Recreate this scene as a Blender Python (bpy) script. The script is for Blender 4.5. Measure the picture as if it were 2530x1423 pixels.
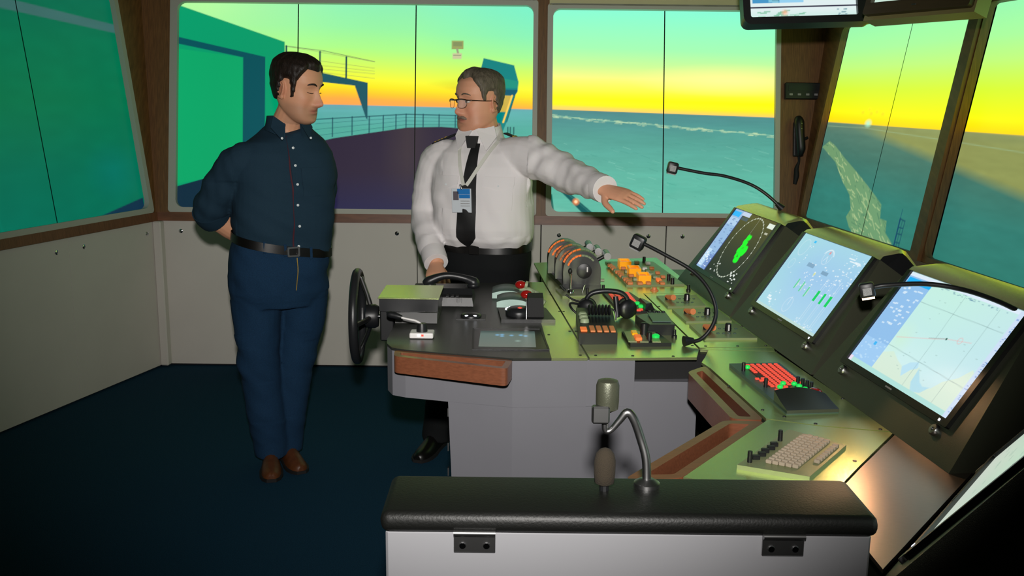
import bpy, bmesh, math, random
import numpy as np
from mathutils import Matrix, Vector, noise

for o in list(bpy.data.objects):
    bpy.data.objects.remove(o, do_unlink=True)
SC = bpy.context.scene
COL = SC.collection
PI = math.pi

# ------------------------------------------------------------ camera
PITCH, ROLL = math.radians(11.1), .011
fw = Vector((0, math.cos(PITCH), -math.sin(PITCH)))
up0 = Vector((0, math.sin(PITCH), math.cos(PITCH)))
r0 = Vector((1, 0, 0))
cr = math.cos(ROLL) * r0 + math.sin(ROLL) * up0
cu = math.cos(ROLL) * up0 - math.sin(ROLL) * r0
cam = bpy.data.cameras.new('camera')
cam.sensor_width = 36
cam.lens = 2411 / 2530 * 36
cam.clip_start = .05
camo = bpy.data.objects.new('camera', cam)
COL.objects.link(camo)
cm = Matrix((cr, cu, -fw)).transposed().to_4x4()
cm.translation = Vector((0, 0, 1.6))
camo.matrix_world = cm
SC.camera = camo

# ------------------------------------------------------------ world, lights, exposure
w = bpy.data.worlds.new('World')
SC.world = w
w.use_nodes = True
w.node_tree.nodes['Background'].inputs[0].default_value = (.5, .55, .5, 1)
w.node_tree.nodes['Background'].inputs[1].default_value = .02
SC.view_settings.view_transform = 'Standard'
SC.view_settings.look = 'None'
SC.view_settings.exposure = 0
SC.view_settings.gamma = 1
SC.view_settings.use_curve_mapping = False
DISP = 1.12          # brightness of the simulator displays


def light(name, kind, loc, target, power, color=(1, 1, 1), **kw):
    l = bpy.data.lights.new(name, kind)
    l.energy = power
    l.color = color
    for k, v in kw.items():
        setattr(l, k, v)
    o = bpy.data.objects.new(name, l)
    COL.objects.link(o)
    o.location = loc
    d = Vector(target) - Vector(loc)
    o.rotation_euler = d.to_track_quat('-Z', 'Y').to_euler()
    return o


# the camera crew's lamp just above the lens: it throws the low shadows on the front wall
light('camera_lamp', 'SPOT', (.0, -.05, 1.82), (-.15, 5.2, 1.15), 430, (1, .965, .92), shadow_soft_size=.035, spot_size=math.radians(68), spot_blend=1.0)


# ------------------------------------------------------------ helpers
def lin(c):
    def f(x):
        x = x / 255.
        return x / 12.92 if x <= .04045 else ((x + .055) / 1.055) ** 2.4
    return tuple(f(x) for x in c)


MATS = {}


def mat(name, col, rough=.5, metal=0, spec=.5, emit=None, es=0, noise_amt=0, noise_scale=60, bump=0, bscale=200, coat=0, trans=0, sss=0, ior=1.5, stretch=None, col2=None):
    m = bpy.data.materials.new(name)
    m.use_nodes = True
    nt = m.node_tree
    b = nt.nodes['Principled BSDF']
    c = lin(col) + (1,)
    b.inputs['Base Color'].default_value = c
    b.inputs['Roughness'].default_value = rough
    b.inputs['Metallic'].default_value = metal
    b.inputs['Specular IOR Level'].default_value = spec
    b.inputs['IOR'].default_value = ior
    b.inputs['Coat Weight'].default_value = coat
    b.inputs['Coat Roughness'].default_value = .15
    b.inputs['Transmission Weight'].default_value = trans
    if sss:
        b.inputs['Subsurface Weight'].default_value = sss
        b.inputs['Subsurface Radius'].default_value = (.012, .004, .002)
    if emit:
        b.inputs['Emission Color'].default_value = lin(emit) + (1,)
        b.inputs['Emission Strength'].default_value = es
    if noise_amt or bump:
        tc = nt.nodes.new('ShaderNodeTexCoord')
        mp = nt.nodes.new('ShaderNodeMapping')
        nt.links.new(tc.outputs['Object'], mp.inputs['Vector'])
        if stretch:
            mp.inputs['Scale'].default_value = stretch
    if noise_amt:
        n = nt.nodes.new('ShaderNodeTexNoise')
        n.inputs['Scale'].default_value = noise_scale
        n.inputs['Detail'].default_value = 4
        nt.links.new(mp.outputs[0], n.inputs['Vector'])
        rmp = nt.nodes.new('ShaderNodeValToRGB')
        rmp.color_ramp.elements[0].position = .3
        rmp.color_ramp.elements[1].position = .7
        a = lin(col)
        d = lin(col2) if col2 else tuple(x * (1 - noise_amt) for x in a)
        rmp.color_ramp.elements[0].color = d + (1,)
        rmp.color_ramp.elements[1].color = tuple(min(1, x * (1 + noise_amt * .4)) for x in a) + (1,)
        nt.links.new(n.outputs['Fac'], rmp.inputs[0])
        nt.links.new(rmp.outputs[0], b.inputs['Base Color'])
    if bump:
        n2 = nt.nodes.new('ShaderNodeTexNoise')
        n2.inputs['Scale'].default_value = bscale
        n2.inputs['Detail'].default_value = 2
        nt.links.new(mp.outputs[0], n2.inputs['Vector'])
        bp = nt.nodes.new('ShaderNodeBump')
        bp.inputs['Strength'].default_value = bump
        bp.inputs['Distance'].default_value = .002
        nt.links.new(n2.outputs['Fac'], bp.inputs['Height'])
        nt.links.new(bp.outputs[0], b.inputs['Normal'])
    MATS[name] = m
    return m


def screen_mat(name, strength):
    m = bpy.data.materials.new(name)
    m.use_nodes = True
    nt = m.node_tree
    b = nt.nodes['Principled BSDF']
    b.inputs['Base Color'].default_value = (.01, .01, .01, 1)
    b.inputs['Roughness'].default_value = .45
    b.inputs['Specular IOR Level'].default_value = .2
    at = nt.nodes.new('ShaderNodeAttribute')
    at.attribute_name = 'picture'
    nt.links.new(at.outputs['Color'], b.inputs['Emission Color'])
    b.inputs['Emission Strength'].default_value = strength
    MATS[name] = m
    return m


def xf(loc=(0, 0, 0), rz=0, rx=0, ry=0, s=1):
    return Matrix.Translation(loc) @ Matrix.Rotation(rz, 4, 'Z') @ Matrix.Rotation(ry, 4, 'Y') @ Matrix.Rotation(rx, 4, 'X') @ Matrix.Scale(s, 4)


def axes(o, x, y, z):
    m = Matrix((Vector(x), Vector(y), Vector(z))).transposed().to_4x4()
    m.translation = Vector(o)
    return m


TM = {}


def thing(name, label, cat, loc=(0, 0, 0), rz=0, group=None, kind=None, M=None):
    o = bpy.data.objects.new(name, None)
    o.empty_display_size = .05
    COL.objects.link(o)
    M = M or xf(loc, rz)
    o.matrix_world = M
    TM[o] = M
    o['label'] = label
    if cat:
        o['category'] = cat
    if group:
        o['group'] = group
    if kind:
        o['kind'] = kind
    return o


def tag(o, label, cat=None, group=None, kind=None):
    o['label'] = label
    if cat:
        o['category'] = cat
    if group:
        o['group'] = group
    if kind:
        o['kind'] = kind
    return o


def child(o, parent):
    o.parent = parent
    return o


class MB:
    def __init__(s):
        s.v = []
        s.f = []

    def add(s, verts, faces, M=None):
        k = len(s.v)
        if M is not None:
            verts = [M @ Vector(p) for p in verts]
        s.v += [tuple(p) for p in verts]
        s.f += [tuple(i + k for i in f) for f in faces]
        return s

    def box(s, c, d, M=None, bev=0, seg=1):
        hx, hy, hz = d[0] / 2, d[1] / 2, d[2] / 2
        if bev:
            bm = bmesh.new()
            bmesh.ops.create_cube(bm, size=1)
            for vv in bm.verts:
                vv.co = Vector((vv.co.x * d[0] + c[0], vv.co.y * d[1] + c[1], vv.co.z * d[2] + c[2]))
            bmesh.ops.bevel(bm, geom=bm.edges[:], offset=min(bev, hx * .98, hy * .98, hz * .98), segments=seg, affect='EDGES', profile=.5)
            bm.verts.index_update()
            s.add([vv.co.copy() for vv in bm.verts], [[q.index for q in f.verts] for f in bm.faces], M)
            bm.free()
            return s
        vs = [(c[0] + i * hx, c[1] + j * hy, c[2] + k * hz) for k in (-1, 1) for j in (-1, 1) for i in (-1, 1)]
        return s.add(vs, [(0, 2, 3, 1), (4, 5, 7, 6), (0, 1, 5, 4), (2, 6, 7, 3), (0, 4, 6, 2), (1, 3, 7, 5)], M)

    def prism(s, poly, z0, z1, M=None, taper=None):
        n = len(poly)
        top = taper or poly
        vs = [(p[0], p[1], z0) for p in poly] + [(p[0], p[1], z1) for p in top]
        fs = [tuple(range(n - 1, -1, -1)), tuple(range(n, 2 * n))]
        fs += [(i, (i + 1) % n, (i + 1) % n + n, i + n) for i in range(n)]
        return s.add(vs, fs, M)

    def loft(s, rings, caps=True, closed=True, M=None):
        n = len(rings[0])
        vs = [p for r in rings for p in r]
        fs = []
        for i in range(len(rings) - 1):
            for j in range(n if closed else n - 1):
                a, b = i * n + j, i * n + (j + 1) % n
                fs.append((a, b, b + n, a + n))
        if caps:
            fs.append(tuple(range(n - 1, -1, -1)))
            fs.append(tuple(range((len(rings) - 1) * n, len(rings) * n)))
        return s.add(vs, fs, M)

    def tube(s, pts, r, n=10, M=None, caps=True, smooth=0):
        pts = [Vector(p) for p in pts]
        if not hasattr(r, '__len__'):
            r = [r] * len(pts)
        if smooth:
            pts, r = spline(pts, r, smooth)
        t0 = (pts[1] - pts[0]).normalized()
        a = Vector((0, 0, 1)) if abs(t0.z) < .9 else Vector((1, 0, 0))
        nn = (a - t0 * a.dot(t0)).normalized()
        rings = []
        for i, p in enumerate(pts):
            t = (pts[min(i + 1, len(pts) - 1)] - pts[max(i - 1, 0)]).normalized()
            nn = (nn - t * nn.dot(t)).normalized()
            bb = t.cross(nn)
            rings.append([p + (nn * math.cos(2 * PI * k / n) + bb * math.sin(2 * PI * k / n)) * r[i] for k in range(n)])
        return s.loft(rings, caps, M=M)

    def lathe(s, prof, n=20, M=None, caps=True):
        rings = [[(r * math.cos(2 * PI * k / n), r * math.sin(2 * PI * k / n), z) for k in range(n)] for r, z in prof]
        return s.loft(rings, caps, M=M)

    def ell(s, c, r, nu=16, nv=10, M=None):
        if not hasattr(r, '__len__'):
            r = (r, r, r)
        rings = []
        for i in range(1, nv):
            a = -PI / 2 + PI * i / nv
            rings.append([(c[0] + r[0] * math.cos(a) * math.cos(2 * PI * k / nu), c[1] + r[1] * math.cos(a) * math.sin(2 * PI * k / nu), c[2] + r[2] * math.sin(a)) for k in range(nu)])
        k = len(s.v)
        s.loft(rings, caps=True, M=M)
        return s

    def ring(s, outer, inner, z0, z1, M=None):
        n = len(outer)
        vs = [(p[0], p[1], z0) for p in outer] + [(p[0], p[1], z0) for p in inner] + [(p[0], p[1], z1) for p in outer] + [(p[0], p[1], z1) for p in inner]
        fs = []
        for i in range(n):
            j = (i + 1) % n
            fs += [(i, j, j + 2 * n, i + 2 * n), (j + n, i + n, i + 3 * n, j + 3 * n), (i + 2 * n, j + 2 * n, j + 3 * n, i + 3 * n), (j, i, i + n, j + n)]
        return s.add(vs, fs, M)

    def build(s, name, m, parent=None, smooth=None, world=False, label=None):
        me = bpy.data.meshes.new(name)
        vs = s.v
        if world and parent is not None:
            I = TM[parent].inverted()
            vs = [tuple(I @ Vector(p)) for p in vs]
        me.from_pydata(vs, [], s.f)
        me.validate()
        me.materials.append(MATS[m] if isinstance(m, str) else m)
        if smooth is not None:
            me.polygons.foreach_set('use_smooth', [True] * len(me.polygons))
            me.set_sharp_from_angle(angle=math.radians(smooth))
        o = bpy.data.objects.new(name, me)
        COL.objects.link(o)
        if parent is not None:
            o.parent = parent
            # TM of a part equals its thing's, so that sub-parts can use the same coordinates
            TM[o] = TM.get(parent, Matrix())
        else:
            TM[o] = Matrix()
        if label:
            o['label'] = label
        return o


def sub(o, part):
    """put a built part one level deeper: under another part"""
    o.parent = part
    return o


def spline(pts, r, k):
    P, Rr = [], []
    n = len(pts)
    for i in range(n - 1):
        p0, p1, p2, p3 = pts[max(i - 1, 0)], pts[i], pts[i + 1], pts[min(i + 2, n - 1)]
        for j in range(k):
            t = j / k
            P.append(.5 * ((2 * p1) + (p2 - p0) * t + (2 * p0 - 5 * p1 + 4 * p2 - p3) * t * t + (3 * p1 - p0 - 3 * p2 + p3) * t ** 3))
            Rr.append(r[i] * (1 - t) + r[i + 1] * t)
    P.append(pts[-1])
    Rr.append(r[-1])
    return P, Rr


def rrect(x0, y0, x1, y1, r, k=5):
    out = []
    for cx, cy, a in ((x1 - r, y0 + r, -PI / 2), (x1 - r, y1 - r, 0), (x0 + r, y1 - r, PI / 2), (x0 + r, y0 + r, PI)):
        for i in range(k + 1):
            t = a + PI / 2 * i / k
            out.append((cx + r * math.cos(t), cy + r * math.sin(t)))
    return out


def struct(o):
    o['kind'] = 'structure'
    return o


def inst(src, parent, M, name=None):
    """a copy of one part that shares its mesh"""
    c = src.copy()
    COL.objects.link(c)
    c.parent = parent
    c.matrix_local = M
    return c


# ------------------------------------------------------------ pictures on screens: colours on a fine grid
class Pic:
    def __init__(s, u0, v0, u1, v1, cell):
        s.nu, s.nv = max(2, int((u1 - u0) / cell)), max(2, int((v1 - v0) / cell))
        s.U, s.V = np.meshgrid(np.linspace(u0, u1, s.nu + 1), np.linspace(v0, v1, s.nv + 1))
        s.C = np.zeros(s.U.shape + (3,))
        s.cell = cell
        s.rng = np.random.RandomState(3)

    def mix(s, a, col):
        a = np.clip(a, 0, 1)[..., None]
        s.C[:] = s.C * (1 - a) + np.array(lin(col)) * a
        return s

    def vgrad(s, stops, mask=None, shift=None):
        vv = s.V + (shift if shift is not None else 0)
        xs = [p for p, c in stops]
        cs = np.array([c for p, c in stops], float)
        g = np.stack([np.interp(vv, xs, cs[:, k]) for k in range(3)], -1) / 255.
        g = np.where(g <= .04045, g / 12.92, ((g + .055) / 1.055) ** 2.4)
        if mask is None:
            s.C[:] = g
        else:
            s.C[:] = s.C * (1 - mask[..., None]) + g * mask[..., None]
        return s

    def inside(s, poly):
        x, y = s.U, s.V
        r = np.zeros(x.shape, bool)
        n = len(poly)
        for i in range(n):
            x0, y0 = poly[i]
            x1, y1 = poly[(i + 1) % n]
            if y0 == y1:
                continue
            c = ((y0 > y) != (y1 > y)) & (x < (x1 - x0) * (y - y0) / (y1 - y0) + x0)
            r ^= c
        # soften the outline over one cell
        d = np.full(x.shape, 9.)
        for i in range(n):
            d = np.minimum(d, s.segd(poly[i], poly[(i + 1) % n]))
        return np.clip(.5 + np.where(r, d, -d) / s.cell, 0, 1)

    def poly(s, pts, col, a=1):
        return s.mix(s.inside(pts) * a, col)

    def segd(s, p, q):
        px, py = s.U - p[0], s.V - p[1]
        dx, dy = q[0] - p[0], q[1] - p[1]
        t = np.clip((px * dx + py * dy) / (dx * dx + dy * dy + 1e-12), 0, 1)
        return np.hypot(px - t * dx, py - t * dy)

    def line(s, pts, w, col, a=1, soft=None):
        soft = soft or s.cell
        for p, q in zip(pts[:-1], pts[1:]):
            s.mix(a * np.clip((w / 2 + soft * .5 - s.segd(p, q)) / soft, 0, 1), col)
        return s

    def blob(s, c, r, col, a=1, soft=1.):
        ru, rv = r if hasattr(r, '__len__') else (r, r)
        d = np.hypot((s.U - c[0]) / ru, (s.V - c[1]) / rv)
        return s.mix(a * np.clip((1 - d) / soft, 0, 1), col)

    def circle(s, c, r, w, col, a=1):
        d = np.abs(np.hypot(s.U - c[0], s.V - c[1]) - r)
        return s.mix(a * np.clip((w / 2 + s.cell * .5 - d) / s.cell, 0, 1), col)

    def rect(s, u0, v0, u1, v1, col, a=1):
        return s.mix(((s.U >= u0) & (s.U <= u1) & (s.V >= v0) & (s.V <= v1)) * float(a), col)

    def rects(s, seed, u0, v0, u1, v1, n, wu, wv, col, a=.8):
        r = random.Random(seed)
        for i in range(n):
            x, y = r.uniform(u0, u1), r.uniform(v0, v1)
            k = r.uniform(.4, 1)
            s.rect(x, y, x + wu * k, y + wv, col, a)
        return s

    def streak(s, seed, su, sv, amt, mask=None):
        """smooth streaky grain"""
        r = np.random.RandomState(seed)
        a, b = max(3, int((s.U.max() - s.U.min()) / su)), max(3, int((s.V.max() - s.V.min()) / sv))
        g = r.rand(b + 2, a + 2)
        fu = (s.U - s.U.min()) / (s.U.max() - s.U.min()) * a
        fv = (s.V - s.V.min()) / (s.V.max() - s.V.min()) * b
        i, j = fu.astype(int), fv.astype(int)
        x, y = fu - i, fv - j
        n = g[j, i] * (1 - x) * (1 - y) + g[j, i + 1] * x * (1 - y) + g[j + 1, i] * (1 - x) * y + g[j + 1, i + 1] * x * y
        k = 1 + amt * (n - .5) * 2
        if mask is not None:
            k = 1 + (k - 1) * mask
        s.C *= k[..., None]
        return s

    def build(s, name, m, parent, M=None):
        """mesh in the plane z=0, picture as a colour attribute"""
        nu, nv = s.nu + 1, s.nv + 1
        co = np.stack([s.U.ravel(), s.V.ravel(), np.zeros(nu * nv)], -1)
        if M is not None:
            A = np.array(M)
            co = co @ A[:3, :3].T + A[:3, 3]
        me = bpy.data.meshes.new(name)
        nf = s.nu * s.nv
        me.vertices.add(nu * nv)
        me.vertices.foreach_set('co', co.astype(np.float32).ravel())
        j, i = np.meshgrid(np.arange(s.nv), np.arange(s.nu), indexing='ij')
        a = (j * nu + i).ravel()
        q = np.stack([a, a + 1, a + 1 + nu, a + nu], -1).astype(np.int32)
        me.loops.add(nf * 4)
        me.loops.foreach_set('vertex_index', q.ravel())
        me.polygons.add(nf)
        me.polygons.foreach_set('loop_start', np.arange(0, nf * 4, 4, dtype=np.int32))
        at = me.attributes.new('picture', 'FLOAT_COLOR', 'POINT')
        c4 = np.concatenate([s.C.reshape(-1, 3), np.ones((nu * nv, 1))], -1).astype(np.float32)
        at.data.foreach_set('color', c4.ravel())
        me.update()
        me.validate()
        me.materials.append(MATS[m])
        o = bpy.data.objects.new(name, me)
        COL.objects.link(o)
        o.parent = parent
        return o
# ------------------------------------------------------------ materials
mat('carpet', (26, 62, 84), .95, spec=.1, noise_amt=.35, noise_scale=260, bump=.6, bscale=500)
mat('panel_white', (205, 200, 192), .55, noise_amt=.04, noise_scale=3)
mat('wood_pillar', (116, 80, 42), .5, noise_amt=.35, noise_scale=14, stretch=(14, .7, 1))
mat('wood_sill', (120, 76, 52), .45, noise_amt=.3, noise_scale=14, stretch=(.7, 14, 1))
mat('wood_handle', (124, 74, 50), .38, noise_amt=.2, noise_scale=18, stretch=(1, 10, 10), coat=.3)
mat('frame_grey', (178, 178, 168), .5)
mat('dark_gap', (10, 11, 13), .8)
mat('ceiling_cream', (196, 190, 150), .7, noise_amt=.05, noise_scale=2)
mat('header_brown', (70, 58, 34), .5, noise_amt=.2, noise_scale=8, stretch=(.6, 8, 1))
mat('rear_grey', (92, 92, 90), .8, noise_amt=.1, noise_scale=2)
mat('black_plastic', (22, 23, 25), .42)
mat('black_satin', (30, 31, 33), .32, bump=.15, bscale=900)
mat('black_matte', (14, 14, 15), .75)
mat('chrome', (215, 215, 218), .14, metal=1)
mat('steel', (150, 150, 150), .35, metal=1)
mat('desk_coat', (222, 238, 166), .26, metal=.88, noise_amt=.15, noise_scale=420, bump=.08, bscale=900)
mat('desk_reflection_dark', (52, 54, 50), .3, metal=.35, noise_amt=.1, noise_scale=300, bump=.15, bscale=900)  # desk coat darkened to paint in the standing man's reflection
mat('apron_grey', (116, 116, 122), .42, noise_amt=.04, noise_scale=4)
mat('housing', (74, 76, 62), .36, metal=.45, bump=.25, bscale=900)
mat('hood_lit', (225, 215, 140), .2, metal=.7, bump=.2, bscale=900)  # housing metal paled and yellowed to paint the windows' reflection on the hoods
mat('bezel', (12, 12, 14), .3)
mat('plate_green', (150, 160, 118), .35, metal=.4, bump=.12, bscale=900)
mat('brushed', (150, 140, 130), .33, metal=.9, noise_amt=.08, noise_scale=60, stretch=(1, 12, 1))
mat('red_lit', (190, 50, 35), .5, emit=(250, 96, 74), es=.55)
mat('orange_lit', (200, 110, 50), .5, emit=(255, 120, 55), es=.55)
mat('amber_key', (196, 120, 74), .45, emit=(255, 140, 70), es=.12)
mat('green_key', (150, 165, 130), .5)
mat('green_lit', (30, 160, 70), .4, emit=(20, 215, 80), es=.75)
mat('yellow_guard', (252, 190, 30), .25, emit=(255, 170, 10), es=.22, trans=.25)
mat('white_plastic', (225, 222, 220), .4)
mat('key_grey', (175, 160, 140), .5)
mat('red_knob', (160, 22, 18), .12, coat=1)
mat('green_grey', (84, 106, 98), .4, metal=.3)
mat('dull_grey', (84, 84, 84), .4, metal=.4)
mat('led_white', (255, 240, 220), .5, emit=(255, 214, 170), es=5)
mat('led_glint_dot', (240, 240, 240), .5, emit=(235, 240, 255), es=1.6)
mat('label_grey', (150, 150, 150), .5, noise_amt=.5, noise_scale=700)
screen_mat('display', DISP)
screen_mat('monitor', 1.0)


# ------------------------------------------------------------ room shell
ZB = .87
ZC = 2.15


class Facet:
    def __init__(s, O, d, lean):
        u = Vector((d[0], d[1], 0)).normalized()
        out = Vector((-u.y, u.x, 0))
        v = out * math.sin(lean) + Vector((0, 0, 1)) * math.cos(lean)
        s.O, s.u, s.v, s.n = Vector(O), u, v, u.cross(v)
        s.M = axes(s.O, s.u, s.v, s.n)

    def uv(s, p):
        q = Vector(p) - s.O
        return (q.dot(s.u), q.dot(s.v))


FL = Facet((-2.07, 5.635, ZB), (.273, .962), math.radians(7.5))
FB = Facet((0, 5.635, ZB), (1, 0), math.radians(11))
FR = Facet((1.64, 5.635, ZB), (.085, -.9964), math.radians(9.5))


def corner(f, g, z):
    A = np.array([f.n, g.n, (0, 0, 1)])
    b = np.array([f.n.dot(f.O), g.n.dot(g.O), z])
    return Vector(np.linalg.solve(A, b))


cLB = [corner(FL, FB, z) for z in (ZB, 2.4)]
cBR = [corner(FB, FR, z) for z in (ZB, 2.4)]

fl = MB()
fl.prism([(-4.6, -2.8), (2.8, -2.8), (2.0, 6.2), (-2.6, 6.2)], -.05, 0)
fl = struct(fl.build('floor', 'carpet'))
fl['label'] = 'dark navy carpet floor of the bridge simulator'
ce = struct(MB().prism([(-4.8, -2.8), (2.9, -2.8), (2.2, 6.3), (-2.8, 6.3)], ZC + .3, ZC + .36).build('ceiling', 'rear_grey'))
ce['label'] = 'dim ceiling above the bridge'

# lower walls: a dark backing with white panels in front, gaps between them
wb = struct(MB().box((-.2, 5.675, .43), (3.9, .04, .86)).build('wall_back', 'dark_gap'))
wb['label'] = 'low white panelled wall under the front windows'
for x0, x1 in ((-2.052, -1.3), (-1.3, -.558), (-.558, .165), (.165, .894), (.894, 1.66)):
    MB().box(((x0 + x1) / 2, 5.645, .442), (x1 - x0 - (.006 if x1 != -1.3 and x0 != -1.3 else .0015), .02, .86), bev=.002).build('panel', 'panel_white', wb)
snap = MB().lathe([(.013, 0), (.012, .004), (.006, .006), (.0055, .003), (.0, .003)], 14)


def screw(parent, p, nrm):
    m = Vector((0, 0, 1)).rotation_difference(Vector(nrm)).to_matrix().to_4x4()
    m.translation = p
    b = MB()
    b.add(snap.v, snap.f, m)
    return b.build('snap_fastener', 'chrome', parent, smooth=40)


for x in (-1.931, -.673, .27, .791, .989):
    screw(wb, (x, 5.635, .811), (0, -1, 0))
ldir = Vector((.273, .962, 0)).normalized()
ln = Vector((ldir.y, -ldir.x, 0))
LO = Vector((-2.07, 5.635, 0))
wl = struct(MB().box((0, 0, 0), (1, 1, 1), axes(LO - ldir * 4.4 - ln * .04 + Vector((0, 0, .43)), ldir * 9, ln * .04, (0, 0, .86))).build('wall_left', 'dark_gap'))
wl['label'] = 'low white panelled wall under the left window'
for a, b in ((-.03, -.73), (-.73, -2.2), (-2.2, -3.7), (-3.7, -5.2), (-5.2, -6.7), (-6.7, -8.7)):
    MB().box((0, 0, 0), (1, 1, 1), axes(LO + ldir * (a + b) / 2 - ln * .01 + Vector((0, 0, .442)), ldir * (a - b - .002), ln * .02, (0, 0, .86))).build('panel', 'panel_white', wl)
# narrow corner strip where the two walls meet
MB().box((0, 0, 0), (.05, .05, .86), xf((-2.052, 5.61, .442), math.radians(-8)), bev=.006).build('corner_strip', 'panel_white', wl)
for a in (-.82, -.62, -.095):
    screw(wl, LO + ldir * a + Vector((0, 0, .806)), ln)
rdir = Vector((.085, -.9964, 0)).normalized()
rn = Vector((rdir.y, -rdir.x, 0))
RO = Vector((1.64, 5.635, 0))
wr = struct(MB().box((0, 0, 0), (1, 1, 1), axes(RO + rdir * 4.1 - rn * .02 + Vector((0, 0, .43)), rdir * 8.4, rn * .04, (0, 0, .86))).build('wall_right', 'dark_gap'))
wr['label'] = 'low wall behind the monitor console'
for k in range(6):
    MB().box((0, 0, 0), (1, 1, 1), axes(RO + rdir * (1.4 * k + .7) + rn * .008 + Vector((0, 0, .442)), rdir * 1.394, rn * .02, (0, 0, .86))).build('panel', 'panel_white', wr)
we = struct(MB().box((-.9, -2.75, 1.2), (7.6, .06, 2.6)).build('wall_rear', 'rear_grey'))
we['label'] = 'grey rear wall of the bridge'

# sills: one long wooden strip on each wall
s = MB()
s.prism([FB.uv(cLB[0])[0:1] + (0,), FB.uv(cBR[0])[0:1] + (0,), FB.uv(cBR[0])[0:1] + (.05,), FB.uv(cLB[0])[0:1] + (.05,)], -.02, .022, FB.M)
struct(s.build('trim_1', 'wood_sill'))['label'] = 'brown wooden sill under the front windows'
s = MB()
s.prism([(-8.4, 0), (.0, 0), (.0, .05), (-8.4, .05)], -.02, .022, FL.M)
struct(s.build('trim_2', 'wood_sill'))['label'] = 'brown wooden sill under the left window'
s = MB()
s.prism([(0, 0), (8.2, 0), (8.2, .05), (0, .05)], -.02, .022, FR.M)
struct(s.build('trim_3', 'wood_sill'))['label'] = 'wooden sill behind the monitor console'


def clipu(F, c, v):
    a, b = F.uv(c[0]), F.uv(c[1])
    return a[0] + (b[0] - a[0]) * (v - a[1]) / (b[1] - a[1])


V0, VT = .05, 1.55
TR = [3]


def wood(F, poly, label, m='wood_pillar', w0=-.03, w1=0):
    TR[0] += 1
    o = struct(MB().prism(poly, w0, w1, F.M).build('trim_%d' % TR[0], m))
    o['label'] = label


wood(FB, [(clipu(FB, cLB, V0), V0), (-1.99, V0), (-1.99, VT), (clipu(FB, cLB, VT), VT)], 'brown wooden corner pillar, part beside the front window')
wood(FB, [(.125, V0), (.2, V0), (.2, VT), (.125, VT)], 'narrow brown wooden mullion between the two front windows', w1=.004)
wood(FB, [(1.535, V0), (clipu(FB, cBR, V0), V0), (clipu(FB, cBR, VT), VT), (1.535, VT)], 'wide brown wooden pillar carrying the radio handset')
wood(FL, [(-.03, V0), (clipu(FL, cLB, V0), V0), (clipu(FL, cLB, VT), VT), (-.03, VT)], 'brown wooden corner pillar, part beside the left window')
wood(FL, [(-8.4, V0), (-1.46, V0), (-1.46, VT), (-8.4, VT)], 'brown wooden wall behind the left window')
wood(FR, [(clipu(FR, cBR, V0), V0), (.04, V0), (.04, VT), (clipu(FR, cBR, VT), VT)], 'brown wooden edge of the pillar at the right window')
wood(FR, [(1.405, V0), (1.48, V0), (1.48, VT), (1.405, VT)], 'slanted brown wooden mullion between the right windows', w1=.03)
wood(FR, [(2.85, V0), (8.2, V0), (8.2, VT), (2.85, VT)], 'brown wooden wall behind the right windows')
wood(FR, [(.04, 1.165), (8.2, 1.165), (8.2, VT), (.04, VT)], 'dark header beam over the right windows', 'header_brown', w1=.05)
wood(FB, [(-1.99, 1.30), (.125, 1.30), (.125, VT), (-1.99, VT)], 'cream soffit over the wide front window', 'ceiling_cream', w1=.012)
wood(FB, [(.2, 1.275), (1.535, 1.275), (1.535, VT), (.2, VT)], 'cream soffit over the second front window', 'ceiling_cream', w1=.012)
wood(FL, [(-1.46, 1.30), (-.03, 1.30), (-.03, VT), (-1.46, VT)], 'cream soffit over the left window', 'ceiling_cream', w1=.012)


def window(k, F, o, i, label, m='frame_grey'):
    f = MB().ring(rrect(*o, .02), rrect(*i, .045), -.02, .012, F.M).build('window_%d' % k, m, smooth=30)
    struct(f)['label'] = label


window(1, FB, (-2.0, .05, .135, 1.305), (-1.957, .08, .108, 1.272), 'grey frame of the wide front window')
window(2, FB, (.19, .05, 1.545, 1.285), (.222, .077, 1.517, 1.255), 'grey frame of the second front window')
window(3, FL, (-1.47, .05, -.02, 1.31), (-1.435, .08, -.052, 1.275), 'grey frame of the left window')
window(4, FR, (.03, .05, 1.41, 1.17), (.055, .075, 1.395, 1.145), 'thin brown frame of the right window', 'wood_pillar')
window(5, FR, (1.475, .05, 2.86, 1.17), (1.487, .075, 2.83, 1.145), 'thin brown frame of the rightmost window', 'wood_pillar')

# ------------------------------------------------------------ the simulator displays behind the window frames
SKY1 = [(.66, (252, 160, 78)), (.70, (252, 168, 66)), (.735, (255, 196, 40)), (.775, (252, 226, 30)), (.83, (236, 246, 58)), (.90, (206, 246, 92)), (1.0, (168, 244, 132)), (1.12, (146, 236, 158)), (1.30, (132, 228, 178))]
SKY2 = [(.66, (255, 205, 96)), (.69, (255, 236, 30)), (.73, (255, 248, 10)), (.78, (255, 252, 66)), (.86, (240, 254, 128)), (.93, (196, 252, 146)), (1.03, (158, 250, 172)), (1.26, (130, 240, 204))]
SKY3 = [(.61, (255, 205, 30)), (.65, (255, 226, 10)), (.70, (236, 250, 20)), (.80, (210, 254, 52)), (.92, (186, 252, 120)), (1.02, (164, 244, 152)), (1.15, (148, 238, 170))]


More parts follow.
